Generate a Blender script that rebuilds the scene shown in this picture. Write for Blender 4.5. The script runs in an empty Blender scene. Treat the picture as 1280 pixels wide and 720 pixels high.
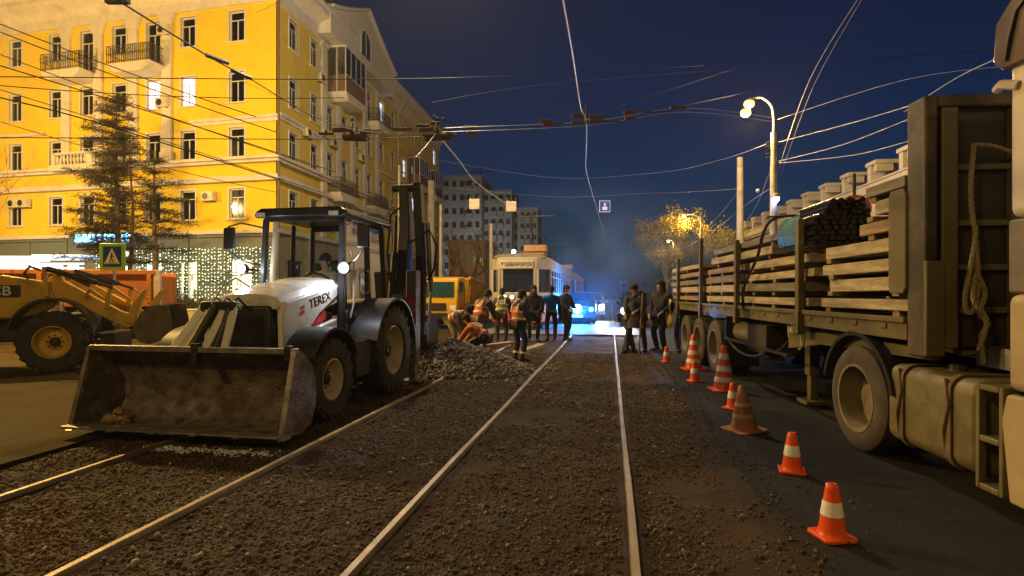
import bpy, bmesh, math, random
import numpy as np
from mathutils import Vector, Matrix
random.seed(7)
R = math.radians
SC = bpy.context.scene
COL = SC.collection
F = 680.0; HC = 1.5; YAW = math.atan(123/680.0)
CA, SA = math.cos(YAW), math.sin(YAW)
def W(lat, d, z=0.0):
    return Vector((-SA*d + CA*lat, CA*d + SA*lat, z))
def P(px, py, d):
    return W((px-640)/F*d, d, HC-(py-367)/F*d)
def G(px, py, z=0.0):
    d = F*(HC-z)/(py-367)
    return W((px-640)/F*d, d, z)

# ------------------------------------------------------------ materials
MATS = {}
def nd(nt, t, **kw):
    n = nt.nodes.new(t)
    for k, v in kw.items(): setattr(n, k, v)
    return n
def M(name, col, rough=.6, metal=0.0, var=.18, scale=6.0, bump=.0, dirt=None, dscale=1.6, damt=.5, spec=.5, island=0.0, coat=0.0, stretch=None):
    if name in MATS: return MATS[name]
    m = bpy.data.materials.new(name); m.use_nodes = True; MATS[name] = m
    nt = m.node_tree; b = nt.nodes['Principled BSDF']
    tc = nd(nt, 'ShaderNodeTexCoord')
    n1 = nd(nt, 'ShaderNodeTexNoise'); n1.inputs['Scale'].default_value = scale; n1.inputs['Detail'].default_value = 6
    src = tc.outputs['Object']
    if stretch:
        mp = nd(nt, 'ShaderNodeMapping'); mp.inputs['Scale'].default_value = stretch; nt.links.new(src, mp.inputs['Vector']); src = mp.outputs[0]
    nt.links.new(src, n1.inputs['Vector'])
    mx = nd(nt, 'ShaderNodeMix', data_type='RGBA')
    c0 = [max(0, c*(1-var)) for c in col]+[1]; c1 = [min(1, c*(1+var)) for c in col]+[1]
    mx.inputs[6].default_value = c0; mx.inputs[7].default_value = c1
    rm = nd(nt, 'ShaderNodeMapRange'); rm.inputs[1].default_value = .32; rm.inputs[2].default_value = .68
    nt.links.new(n1.outputs['Fac'], rm.inputs[0]); nt.links.new(rm.outputs[0], mx.inputs[0])
    out = mx.outputs[2]
    if island:
        ge = nd(nt, 'ShaderNodeNewGeometry'); mr = nd(nt, 'ShaderNodeMapRange')
        mr.inputs[3].default_value = 1-island; mr.inputs[4].default_value = 1+island
        nt.links.new(ge.outputs['Random Per Island'], mr.inputs[0])
        hs = nd(nt, 'ShaderNodeHueSaturation'); nt.links.new(out, hs.inputs['Color']); nt.links.new(mr.outputs[0], hs.inputs['Value'])
        out = hs.outputs[0]
    if dirt is not None:
        n2 = nd(nt, 'ShaderNodeTexNoise'); n2.inputs['Scale'].default_value = dscale; n2.inputs['Detail'].default_value = 8; n2.inputs['Roughness'].default_value = .65
        nt.links.new(tc.outputs['Object'], n2.inputs['Vector'])
        r2 = nd(nt, 'ShaderNodeMapRange'); r2.inputs[1].default_value = .62-.3*damt; r2.inputs[2].default_value = .72-.1*damt; r2.inputs[4].default_value = min(1, .4+damt*.6)
        nt.links.new(n2.outputs['Fac'], r2.inputs[0])
        m2 = nd(nt, 'ShaderNodeMix', data_type='RGBA'); m2.inputs[7].default_value = list(dirt)+[1]
        nt.links.new(r2.outputs[0], m2.inputs[0]); nt.links.new(out, m2.inputs[6]); out = m2.outputs[2]
        rr = nd(nt, 'ShaderNodeMapRange'); rr.inputs[3].default_value = rough; rr.inputs[4].default_value = min(1, rough+.3)
        nt.links.new(r2.outputs[0], rr.inputs[0]); nt.links.new(rr.outputs[0], b.inputs['Roughness'])
    else:
        rr = nd(nt, 'ShaderNodeMapRange'); rr.inputs[3].default_value = max(.03, rough-.08); rr.inputs[4].default_value = min(1, rough+.08)
        nt.links.new(n1.outputs['Fac'], rr.inputs[0]); nt.links.new(rr.outputs[0], b.inputs['Roughness'])
    nt.links.new(out, b.inputs['Base Color'])
    b.inputs['Metallic'].default_value = metal
    b.inputs['Specular IOR Level'].default_value = spec
    b.inputs['Coat Weight'].default_value = coat
    if bump:
        n3 = nd(nt, 'ShaderNodeTexNoise'); n3.inputs['Scale'].default_value = scale*5; n3.inputs['Detail'].default_value = 5
        nt.links.new(src, n3.inputs['Vector'])
        bp = nd(nt, 'ShaderNodeBump'); bp.inputs['Strength'].default_value = bump; bp.inputs['Distance'].default_value = .02
        nt.links.new(n3.outputs['Fac'], bp.inputs['Height']); nt.links.new(bp.outputs[0], b.inputs['Normal'])
    return m
def EM(name, col, strength):
    if name in MATS: return MATS[name]
    m = bpy.data.materials.new(name); m.use_nodes = True; MATS[name] = m
    b = m.node_tree.nodes['Principled BSDF']
    b.inputs['Base Color'].default_value = (.8, .8, .8, 1)
    b.inputs['Emission Color'].default_value = list(col)+[1]; b.inputs['Emission Strength'].default_value = strength
    return m
def GLASS(name, tint=(.9, .95, 1), refl=.12):
    if name in MATS: return MATS[name]
    m = bpy.data.materials.new(name); m.use_nodes = True; MATS[name] = m
    nt = m.node_tree; nt.nodes.remove(nt.nodes['Principled BSDF']); o = nt.nodes['Material Output']
    t = nd(nt, 'ShaderNodeBsdfTransparent'); t.inputs[0].default_value = list(tint)+[1]
    g = nd(nt, 'ShaderNodeBsdfGlossy'); g.inputs['Roughness'].default_value = .04
    fr = nd(nt, 'ShaderNodeFresnel'); fr.inputs[0].default_value = 1.5
    ad = nd(nt, 'ShaderNodeMath', operation='ADD'); ad.inputs[1].default_value = refl*.5
    nt.links.new(fr.outputs[0], ad.inputs[0])
    mx = nd(nt, 'ShaderNodeMixShader'); nt.links.new(ad.outputs[0], mx.inputs[0]); nt.links.new(t.outputs[0], mx.inputs[1]); nt.links.new(g.outputs[0], mx.inputs[2])
    nt.links.new(mx.outputs[0], o.inputs[0])
    return m

black = M('black_paint', (.022, .022, .025), .42, var=.3, scale=4, dirt=(.07, .055, .04), damt=.35)
blacks = M('black_satin', (.02, .02, .022), .42, var=.2, dirt=(.06, .05, .04), damt=.3)
rubber = M('tyre_rubber', (.025, .024, .023), .8, var=.35, scale=9, bump=.3, dirt=(.1, .08, .055), dscale=3, damt=.45)
steel = M('bare_steel', (.34, .33, .32), .42, .9, var=.25, scale=9, bump=.15)
wornsteel = M('bucket_steel', (.19, .165, .145), .55, .25, var=.6, scale=7, bump=.9, dirt=(.10, .06, .032), dscale=2.6, damt=.6)
bluntsteel = M('bucket_edge_steel', (.36, .33, .29), .45, .7, var=.35, scale=7, bump=.3)
white = M('white_body_paint', (.72, .70, .66), .3, var=.06, scale=3, dirt=(.36, .28, .18), dscale=2.4, damt=.42, coat=.3)
cream = M('cream_paint', (.66, .58, .42), .4, var=.1, scale=3, dirt=(.3, .22, .13), dscale=2.5, damt=.4)
redp = M('red_paint', (.5, .04, .03), .4, var=.15)
yellowm = M('machine_yellow', (.66, .40, .03), .42, var=.12, scale=3, dirt=(.16, .10, .04), dscale=1.8, damt=.42)
orangem = M('dump_orange', (.46, .14, .018), .5, var=.12, scale=3, dirt=(.20, .08, .03), dscale=1.3, damt=.45)
olive = M('trailer_khaki', (.135, .118, .05), .6, var=.2, scale=3, dirt=(.12, .085, .05), dscale=1.7, damt=.55, bump=.12)
khakid = M('trailer_dark', (.035, .029, .02), .65, var=.3, scale=3, dirt=(.04, .03, .02), dscale=2, damt=.5)
tankm = M('dusty_tank', (.19, .165, .085), .5, .2, var=.2, scale=5, bump=.15, dirt=(.10, .078, .04), dscale=3.2, damt=.6)
cabw = M('cab_white', (.58, .55, .50), .35, var=.05, scale=2, dirt=(.42, .34, .24), dscale=1.4, damt=.35, coat=.2)
concrete = M('concrete_pole', (.46, .43, .39), .8, var=.14, scale=5, bump=.25, dirt=(.25, .23, .2), dscale=2)
galv = M('galvanised_pipe', (.42, .41, .40), .45, .5, var=.15)
darkmetal = M('dark_metal', (.045, .04, .036), .5, .5, var=.3)
glass = GLASS('clear_glass')
glassd = M('dark_glass', (.012, .016, .022), .07, var=.3, scale=1.2, spec=.8)
lampw = EM('work_lamp_glow', (.86, .93, 1), 90)

# ------------------------------------------------------------ mesh builder
class MB:
    def __init__(s, mat=None):
        s.v = []; s.f = []; s.T = mat or Matrix.Identity(4)
    def add(s, vs, fs):
        n = len(s.v); s.v += [s.T @ Vector(v) for v in vs]; s.f += [tuple(i+n for i in f) for f in fs]
    def box(s, x0, x1, y0, y1, z0, z1, rot=None):
        vs = [Vector((x, y, z)) for z in (z0, z1) for x, y in ((x0, y0), (x1, y0), (x1, y1), (x0, y1))]
        if rot is not None:
            c = Vector(((x0+x1)/2, (y0+y1)/2, (z0+z1)/2)); vs = [c + rot @ (v-c) for v in vs]
        s.add(vs, [(0, 3, 2, 1), (4, 5, 6, 7), (0, 1, 5, 4), (1, 2, 6, 5), (2, 3, 7, 6), (3, 0, 4, 7)])
        return s
    def bar(s, a, b, w, h=None, up=(0, 0, 1)):
        h = h or w; a = Vector(a); b = Vector(b); d = (b-a).normalized(); u = Vector(up)
        if abs(d.dot(u)) > .98: u = Vector((0, 1, 0))
        r = d.cross(u).normalized(); u = r.cross(d).normalized()
        vs = [p + r*(i*w/2) + u*(j*h/2) for p in (a, b) for i, j in ((-1, -1), (1, -1), (1, 1), (-1, 1))]
        s.add(vs, [(0, 3, 2, 1), (4, 5, 6, 7), (0, 1, 5, 4), (1, 2, 6, 5), (2, 3, 7, 6), (3, 0, 4, 7)])
        return s
    def tube(s, pts, r, n=8, caps=True):
        pts = [Vector(p) for p in pts]; k = len(pts)
        rs = r if isinstance(r, (list, tuple)) else [r]*k
        vs = []; pu = None
        for i, p in enumerate(pts):
            d = (pts[min(i+1, k-1)]-pts[max(i-1, 0)])
            d = d.normalized() if d.length > 1e-9 else Vector((0, 0, 1))
            if pu is None:
                u = Vector((0, 0, 1)) if abs(d.z) < .9 else Vector((1, 0, 0))
            else: u = pu
            x = d.cross(u); x = x.normalized() if x.length > 1e-6 else Vector((1, 0, 0)); y = x.cross(d).normalized(); pu = y
            for j in range(n):
                a = 2*math.pi*j/n; vs.append(p + (x*math.cos(a)+y*math.sin(a))*rs[i])
        fs = []
        for i in range(k-1):
            for j in range(n):
                fs.append((i*n+j, i*n+(j+1) % n, (i+1)*n+(j+1) % n, (i+1)*n+j))
        if caps: fs += [tuple(range(n-1, -1, -1)), tuple((k-1)*n+j for j in range(n))]
        s.add(vs, fs); return s
    def cyl(s, a, b, r, n=16, r2=None): return s.tube([a, b], [r, r if r2 is None else r2], n)
    def prism(s, poly, axis, a, b):
        n = len(poly)
        def q(p, t): return (t, p[0], p[1]) if axis == 'x' else ((p[0], t, p[1]) if axis == 'y' else (p[0], p[1], t))
        s.add([q(p, a) for p in poly]+[q(p, b) for p in poly],
              [tuple(range(n)), tuple(range(2*n-1, n-1, -1))]+[(i, n+i, n+(i+1) % n, (i+1) % n) for i in range(n)])
        return s
    def lathe(s, prof, c=(0, 0, 0), axis='z', n=32, closed=False):
        # prof: (radius, height along axis)
        vs = []
        for r, h in prof:
            for j in range(n):
                a = 2*math.pi*j/n; u, v = r*math.cos(a), r*math.sin(a)
                vs.append({'z': (u, v, h), 'x': (h, u, v), 'y': (u, h, v)}[axis])
        vs = [Vector(c)+Vector(v) for v in vs]; k = len(prof); fs = []
        for i in range(k if closed else k-1):
            i2 = (i+1) % k
            for j in range(n): fs.append((i*n+j, i*n+(j+1) % n, i2*n+(j+1) % n, i2*n+j))
        if not closed: fs += [tuple(range(n-1, -1, -1)), tuple((k-1)*n+j for j in range(n))]
        s.add(vs, fs); return s
    def sphere(s, c, r, n=12, sq=(1, 1, 1)):
        pr = [(max(1e-4, r*math.sin(math.pi*i/8)), -r*math.cos(math.pi*i/8)) for i in range(9)]
        k = len(s.v); s.lathe(pr, (0, 0, 0), 'z', n)
        inv = s.T.inverted(); c = Vector(c)
        for i in range(k, len(s.v)):
            v = inv @ s.v[i]; s.v[i] = s.T @ (c+Vector((v.x*sq[0], v.y*sq[1], v.z*sq[2])))
        return s
    def quad(s, a, b, c, d): s.add([a, b, c, d], [(0, 1, 2, 3)]); return s
    def build(s, name, mat, parent=None, bevel=0, smooth=True, ang=35, loc=None, rot=None, seg=2):
        me = bpy.data.meshes.new(name); me.from_pydata([tuple(v) for v in s.v], [], s.f); me.update()
        bm = bmesh.new(); bm.from_mesh(me); bmesh.ops.recalc_face_normals(bm, faces=bm.faces); bm.to_mesh(me); bm.free()
        if smooth:
            me.shade_smooth(); me.set_sharp_from_angle(angle=R(ang))
        me.materials.append(mat)
        o = bpy.data.objects.new(name, me); COL.objects.link(o); o.parent = parent
        if loc is not None: o.location = loc
        if rot is not None: o.rotation_euler = rot
        if bevel:
            b = o.modifiers.new('bevel', 'BEVEL'); b.width = bevel; b.segments = seg; b.limit_method = 'ANGLE'; b.angle_limit = R(40)
        return o
def tag(o, label=None, cat=None, group=None, kind=None):
    if label: o['label'] = label
    if cat: o['category'] = cat
    if group: o['group'] = group
    if kind: o['kind'] = kind
    return o
def thing(name, label, cat, loc=(0, 0, 0), rz=0, group=None, scale=1):
    o = bpy.data.objects.new(name, None); COL.objects.link(o); o.location = loc; o.rotation_euler = (0, 0, rz); o.scale = (scale,)*3
    o.empty_display_size = .2
    return tag(o, label, cat, group)
def dup(o, parent=None, loc=None, rz=None, label=None, mats=None):
    kids = list(o.children); c = o.copy(); COL.objects.link(c); c.parent = parent
    if loc is not None: c.location = loc
    if rz is not None: c.rotation_euler = (0, 0, rz)
    if label: c['label'] = label
    for k in kids: dup(k, c)
    return c
def text(body, size, mat, name, parent, loc, rot, ext=.004, align='CENTER', bold=0, sx=1):
    cu = bpy.data.curves.new('t', 'FONT'); cu.body = body; cu.size = size; cu.extrude = ext; cu.align_x = align; cu.align_y = 'CENTER'; cu.offset = bold
    o = bpy.data.objects.new('t', cu); COL.objects.link(o)
    dg = bpy.context.evaluated_depsgraph_get(); me = bpy.data.meshes.new_from_object(o.evaluated_get(dg))
    bpy.data.objects.remove(o); me.name = name; me.materials.clear(); me.materials.append(mat)
    t = bpy.data.objects.new(name, me); COL.objects.link(t); t.parent = parent; t.location = loc; t.rotation_euler = rot; t.scale = (sx, 1, 1)
    return t
def arc(cx, cz, r, a0, a1, n): return [(cx+r*math.cos(R(a0+(a1-a0)*i/n)), cz+r*math.sin(R(a0+(a1-a0)*i/n))) for i in range(n+1)]
def sag(a, b, s, n=14):
    a = Vector(a); b = Vector(b)
    return [a.lerp(b, i/n)+Vector((0, 0, -4*s*(i/n)*(1-i/n))) for i in range(n+1)]
def point(name, loc, col, power, r=.12, parent=None):
    l = bpy.data.lights.new(name, 'POINT'); l.color = col; l.energy = power; l.shadow_soft_size = r
    o = bpy.data.objects.new(name, l); COL.objects.link(o); o.location = loc; o.parent = parent; return o
def spot(name, loc, target, col, power, angle=70, r=.06, blend=.6, parent=None):
    l = bpy.data.lights.new(name, 'SPOT'); l.color = col; l.energy = power; l.shadow_soft_size = r; l.spot_size = R(angle); l.spot_blend = blend
    o = bpy.data.objects.new(name, l); COL.objects.link(o); o.location = loc; o.parent = parent
    o.rotation_euler = (Vector(target)-Vector(loc)).to_track_quat('-Z', 'Y').to_euler(); return o
SKYTINT = (.22, .80, 1.12, 1); SKYSTR = .60
OFF = [520, 900, 6800, 7000, 3800]
BLUEP = 350
HAZE = 0.0006
SMOKE = .05
# ============================================================ world, camera
w = bpy.data.worlds.new('World'); SC.world = w; w.use_nodes = True
nt = w.node_tree; bg = nt.nodes['Background']
sky = nd(nt, 'ShaderNodeTexSky', sky_type='NISHITA'); sky.sun_disc = False
sky.sun_elevation = R(-4.5); sky.sun_rotation = R(10); sky.altitude = 100; sky.air_density = 1.3; sky.dust_density = .6; sky.ozone_density = 3.0
hs = nd(nt, 'ShaderNodeMix', data_type='RGBA', blend_type='MULTIPLY'); hs.inputs[0].default_value = 1; hs.inputs[7].default_value = SKYTINT
ad = nd(nt, 'ShaderNodeMix', data_type='RGBA', blend_type='ADD'); ad.inputs[0].default_value = 1; ad.inputs[7].default_value = (.0003, .0010, .0028, 1)
nt.links.new(sky.outputs[0], hs.inputs[6]); nt.links.new(hs.outputs[2], ad.inputs[6]); nt.links.new(ad.outputs[2], bg.inputs[0]); bg.inputs[1].default_value = SKYSTR
cam = bpy.data.cameras.new('camera'); co = bpy.data.objects.new('camera', cam); COL.objects.link(co); SC.camera = co
co.location = (0, 0, HC); co.rotation_euler = (R(90), 0, YAW)
cam.sensor_width = 36; cam.lens = 36*F/1280; cam.shift_y = 7/1280; cam.clip_end = 3000; cam.clip_start = .05
sun = bpy.data.lights.new('moon', 'SUN'); sun.energy = .01; sun.angle = R(.5); sun.color = (.8, .88, 1)
so = bpy.data.objects.new('moon', sun); COL.objects.link(so); so.rotation_euler = (R(35), 0, R(40))
SC.view_settings.view_transform = 'Standard'; SC.view_settings.look = 'None'; SC.view_settings.gamma = 1; SC.view_settings.exposure = .6
SC.cycles.use_denoising = True
try: SC.cycles.denoiser = 'OPENIMAGEDENOISE'
except Exception: pass
SC.cycles.max_bounces = 7; SC.cycles.diffuse_bounces = 2; SC.cycles.glossy_bounces = 3; SC.cycles.transparent_max_bounces = 12
SC.cycles.volume_bounces = 0; SC.cycles.sample_clamp_indirect = 4; SC.cycles.caustics_reflective = False; SC.cycles.caustics_refractive = False

# ============================================================ ground
def sheet(name, x0, x1, y0, y1, z, mat, nx=1, ny=1, fn=None, kind='structure'):
    m = MB(); vs = []; fs = []
    for j in range(ny+1):
        for i in range(nx+1):
            x = x0+(x1-x0)*i/nx; y = y0+(y1-y0)*j/ny; vs.append((x, y, z+(fn(x, y) if fn else 0)))
    for j in range(ny):
        for i in range(nx):
            a = j*(nx+1)+i; fs.append((a, a+1, a+nx+2, a+nx+1))
    m.add(vs, fs); o = m.build(name, mat); tag(o, kind=kind); return o
from mathutils import noise as NZ
def nz(x, y, s=1.0, o=0): return NZ.noise(Vector((x*s, y*s, o)))
def ground_mat(name, c, c2, c3, rough, bump, sc=60, patch=.5, spec=.5, wet=0.0):
    m = bpy.data.materials.new(name); m.use_nodes = True; nt = m.node_tree; b = nt.nodes['Principled BSDF']
    tc = nd(nt, 'ShaderNodeTexCoord')
    def N(s, d=6, ro=.6):
        n = nd(nt, 'ShaderNodeTexNoise'); n.inputs['Scale'].default_value = s; n.inputs['Detail'].default_value = d; n.inputs['Roughness'].default_value = ro
        nt.links.new(tc.outputs['Object'], n.inputs['Vector']); return n
    def RG(src, a, bb, lo=0, hi=1):
        r = nd(nt, 'ShaderNodeMapRange'); r.inputs[1].default_value = a; r.inputs[2].default_value = bb; r.inputs[3].default_value = lo; r.inputs[4].default_value = hi
        nt.links.new(src, r.inputs[0]); return r.outputs[0]
    def MX(f, a, bb):
        x = nd(nt, 'ShaderNodeMix', data_type='RGBA'); nt.links.new(f, x.inputs[0])
        for k, v in ((6, a), (7, bb)):
            if isinstance(v, tuple): x.inputs[k].default_value = list(v)+[1]
            else: nt.links.new(v, x.inputs[k])
        return x.outputs[2]
    fine = N(sc, 8, .7); big = N(.35, 5); mid = N(2.2, 6, .65)
    col = MX(RG(fine.outputs['Fac'], .35, .68), c, c2)
    pf = RG(big.outputs['Fac'], .45, .62, 0, patch); col = MX(pf, col, c3)
    dk = nd(nt, 'ShaderNodeMix', data_type='RGBA', blend_type='MULTIPLY'); nt.links.new(RG(mid.outputs['Fac'], .48, .64, 0, .55), dk.inputs[0]); nt.links.new(col, dk.inputs[6]); dk.inputs[7].default_value = (.4, .4, .42, 1)
    nt.links.new(dk.outputs[2], b.inputs['Base Color'])
    nt.links.new(RG(mid.outputs['Fac'], .42, .66, rough, max(.12, rough-wet)), b.inputs['Roughness'])
    b.inputs['Specular IOR Level'].default_value = spec
    bp = nd(nt, 'ShaderNodeBump'); bp.inputs['Strength'].default_value = bump; bp.inputs['Distance'].default_value = .015
    nt.links.new(fine.outputs['Fac'], bp.inputs['Height']); nt.links.new(bp.outputs[0], b.inputs['Normal'])
    return m
asphalt = ground_mat('asphalt', (.018, .018, .018), (.042, .04, .038), (.034, .03, .025), .85, .5, 70, .6, spec=.2, wet=.3)
asphaltl = ground_mat('sandy_asphalt', (.034, .019, .0015), (.052, .031, .003), (.064, .040, .005), .9, .35, 45, .7, spec=.12, wet=.1)
ballast = ground_mat('ballast_base', (.026, .017, .009), (.080, .050, .026), (.075, .042, .018), .9, 1.0, 28, .6, spec=.25, wet=.2)
slab = ground_mat('crossing_concrete', (.16, .155, .15), (.27, .26, .25), (.2, .19, .18), .7, .4, 30, .5, wet=.35)
pave = ground_mat('pavement', (.13, .12, .105), (.21, .195, .17), (.3, .29, .28), .8, .4, 40, .5, wet=.1)
sheet('ground', -260, 260, -140, 380, -.14, asphalt)
# asphalt right of the tram bed, its kerb and pavement; broken edge towards the ballast
ed = MB(); vs = []; ys = [-8+i*.12 for i in range(int(28/.12)+1)]
for y in ys: vs.append((1.07+.05*nz(0, y, 1.6, 3)+.03*nz(0, y, 7, 5), y, 0)); vs.append((1.05+.05*nz(0, y, 1.6, 3), y, -.13)); vs.append((7.6, y, 0))
fs = []
for i in range(len(ys)-1):
    a = 3*i; b_ = a+3; fs += [(a, a+2, b_+2, b_), (a+1, a, b_, b_+1)]
ed.add(vs, fs); o = ed.build('road', asphalt); tag(o, kind='structure')
ed = MB(); vs = []
for y in ys: vs.append((-5.29+.03*nz(9, y, 1.6, 3)+.02*nz(4, y, 6, 5), y, 0)); vs.append((-5.27+.03*nz(9, y, 1.6, 3), y, -.13)); vs.append((-60, y, 0))
fs = []
for i in range(len(ys)-1):
    a = 3*i; b_ = a+3; fs += [(a, b_, b_+2, a+2), (a+1, b_+1, b_, a)]
ed.add(vs, fs); o = ed.build('road', asphaltl); tag(o, kind='structure')
sheet('road', -60, -12.3, 20, 26.5, 0, asphaltl)
sheet('road', -12.3, 7.6, 20, 220, 0, asphalt)
sheet('tram_crossing', -5.1, 1.1, 20.05, 27.0, .006, slab, 20, 20, lambda x, y: 0)
# pavements as raised slabs with kerbs
def slabbox(name, x0, x1, y0, y1, z, mat):
    m = MB().box(x0, x1, y0, y1, -.2, z); o = m.build(name, mat, bevel=.015, smooth=False); tag(o, kind='structure'); return o
slabbox('pavement', 7.6, 12.4, -20, 150, .12, pave)
slabbox('pavement', -80, -12.3, 26.5, 45, .12, pave)
slabbox('pavement', -17.0, -12.3, 45.01, 150, .12, pave)
# tram bed
def bedz(x, y):
    e = max(0, min(1, (x-.75)/.3)); e = e*e*(3-2*e)
    return (.018*nz(x, y, 1.3, 1)+.02*nz(x, y, 3.5, 2)+.010*nz(x, y, 9, 4))*(1-e*.7)+.036*e
sheet('tram_bed', -5.3, 1.2, -3, 20.05, -.04, ballast, 130, 380, bedz)
# loose stones of the bed: one uncountable mass
ico = bmesh.new(); bmesh.ops.create_icosphere(ico, subdivisions=1, radius=1)
IV = np.array([v.co[:] for v in ico.verts]); IF = np.array([[v.index for v in f.verts] for f in ico.faces]); ico.free()
rng = np.random.default_rng(5)
def stones(name, pos, size, mat, label=None, cat=None):
    n = len(pos); k = len(IV)
    q = rng.normal(size=(n, 4)); q /= np.linalg.norm(q, axis=1)[:, None]
    a, b, c, d = q.T
    Rm = np.stack([1-2*(c*c+d*d), 2*(b*c-a*d), 2*(b*d+a*c), 2*(b*c+a*d), 1-2*(b*b+d*d), 2*(c*d-a*b), 2*(b*d-a*c), 2*(c*d+a*b), 1-2*(b*b+c*c)], 1).reshape(n, 3, 3)
    sc = size[:, None]*rng.uniform(.55, 1.15, (n, 3))
    jit = rng.uniform(.5, 1.25, (n, k, 1))
    v = IV[None]*jit*sc[:, None, :]
    v = np.einsum('nij,nkj->nki', Rm, v)+pos[:, None, :]
    f = (IF[None]+(np.arange(n)*k)[:, None, None]).reshape(-1, 3)
    me = bpy.data.meshes.new(name); me.vertices.add(n*k); me.vertices.foreach_set('co', v.reshape(-1).astype(np.float32))
    nf = len(f); me.loops.add(nf*3); me.loops.foreach_set('vertex_index', f.reshape(-1).astype(np.int32))
    me.polygons.add(nf); me.polygons.foreach_set('loop_start', np.arange(0, nf*3, 3, dtype=np.int32)); me.update(); me.validate()
    me.materials.append(mat); o = bpy.data.objects.new(name, me); COL.objects.link(o); tag(o, label, cat, kind='stuff'); return o
stonem = M('gravel_stone', (.082, .070, .056), .75, var=.35, scale=3, island=.85, spec=.4, dirt=(.095, .046, .016), dscale=.6, damt=.75)
stonep = M('pale_stone', (.22, .19, .15), .7, var=.3, scale=3, island=.4)
def bed_pos(n, x0, x1, y0, y1, p=2.0):
    xs = rng.uniform(x0, x1, n); ys = y0+(y1-y0)*rng.uniform(0, 1, n)**p
    keep = np.ones(n, bool)
    for rx in (.14, -1.39, -2.93, -4.44): keep &= abs(xs-rx) > .07
    keep &= np.array([nz(x, y, .55, 8)+.5*nz(x, y, 2.1, 9) > -.50+.35*random.random()-.12 for x, y in zip(xs, ys)])
    xs, ys = xs[keep], ys[keep]
    zs = np.array([-.04+bedz(x, y) for x, y in zip(xs, ys)])
    return xs, ys, zs
xs, ys_, zs = bed_pos(150000, -5.2, 1.02, 1.6, 14, 1.7)
sz = np.clip(rng.lognormal(math.log(.0080), .48, len(xs)), .004, .028)
stones('bed_gravel', np.stack([xs, ys_, zs+sz*.08], 1), sz, stonem, 'brown crushed stone spread between and beside the tram rails', 'gravel')
sel = rng.uniform(0, 1, len(xs)) < .02
stones('pale_gravel', np.stack([xs[sel]+.02, ys_[sel]+.01, zs[sel]+.014], 1), sz[sel]*1.25, stonep, 'paler stones scattered over the brown tram bed', 'gravel')
# crumbs of gravel spilled onto the asphalt on the right
n = 900; xs = 1.05+rng.exponential(.22, n); ys_ = rng.uniform(1.8, 13, n); sz = rng.uniform(.004, .016, n)
stones('spilled_gravel', np.stack([xs, ys_, sz*.4], 1), sz, stonem, 'loose stone crumbs spilled along the edge of the dark asphalt', 'gravel')
# gravel heap behind the white backhoe loader
HX, HY = -3.1, 10.5
def heapz(x, y):
    u, v = (x-HX)/1.65, (y-HY)/1.2
    r = math.sqrt(u*u+v*v)
    return max(0, .62*(1-r)**.8 if r < 1 else 0)*(1+.2*nz(x, y, 2))+.03*nz(x, y, 5)
heapm = M('heap_stone', (.20, .18, .165), .8, var=.3, scale=4, island=.55)
n = 15000; xs = rng.uniform(HX-2.1, HX+2.1, n); ys_ = rng.uniform(HY-1.6, HY+1.6, n); zz = np.array([heapz(x, y) for x, y in zip(xs, ys_)])
k = zz > .03; k |= rng.uniform(0, 1, n) < .08
xs, ys_, zz = xs[k], ys_[k], zz[k]; sz = np.clip(rng.lognormal(math.log(.026), .35, len(xs)), .01, .055)
heap_o = stones('gravel_heap', np.stack([xs, ys_, zz-.05+sz*.2], 1), sz, heapm, 'low heap of grey crushed stone dumped between the rails beside the white loader', 'gravel heap')
hb = MB(); vs = []; fs = []
for j in range(41):
    for i in range(41):
        x = HX-1.9+3.8*i/40; y = HY-1.5+3*j/40; vs.append((x, y, heapz(x, y)-.075))
for j in range(40):
    for i in range(40): a = j*41+i; fs.append((a, a+1, a+42, a+41))
hb.add(vs, fs); hbo = hb.build('heap_core', heapm); hbo.parent = heap_o
# snow crumbs under the bucket
snow = M('dirty_snow', (.62, .65, .72), .7, var=.12)
n = 420; xs = rng.uniform(-4.6, -3.15, n); ys_ = rng.normal(4.70, .05, n); sz = rng.uniform(.008, .026, n)
stones('ice_crumbs', np.stack([xs, ys_, -.05+sz*.5], 1), sz, snow, 'white crumbs of snow and ice under the steel bucket lip', 'snow')

# ---- rails
railm = M('worn_rail', (.36, .30, .22), .50, .6, var=.3, scale=5, bump=.1, dirt=(.22, .13, .06), dscale=2.5, damt=.45)
rl = ['worn shiny rail beside the row of cones, running straight away from the camera',
      'pale worn rail running towards the feet of the men in front of the tram',
      'rail passing close beside the wheels of the white loader',
      'rail nearest the sandy road, running under the big steel bucket']
for i, (x, y1) in enumerate(((.14, 75), (-1.39, 75), (-2.93, 75), (-4.44, 75))):
    m = MB(); y = -3
    prof = [(-.030, .008), (-.027, .013), (.022, .013), (.026, .008), (.026, -.03), (.008, -.04), (.008, -.11), (.06, -.12), (.06, -.13), (-.07, -.13), (-.07, -.12), (-.02, -.11), (-.02, -.04), (-.030, -.03)]
    pts = []
    vs = []; fs = []; yy = [-3+.5*k for k in range(int((y1+3)/.5)+1)]; npf = len(prof)
    for k_, y in enumerate(yy):
        dx = .012*nz(i*3, y, .35, 2)
        vs += [(x+p[0]*(.82 if p[1] > -.02 else 1)+dx, y, p[1]-.008+.004*nz(i, y, .5, 6)) for p in prof]
    for k_ in range(len(yy)-1):
        for j in range(npf): fs.append((k_*npf+j, k_*npf+(j+1) % npf, (k_+1)*npf+(j+1) % npf, (k_+1)*npf+j))
    m.add(vs, fs); o = m.build('tram_rail', railm); tag(o, rl[i], 'rail', 'rails of the two tram tracks')

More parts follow.
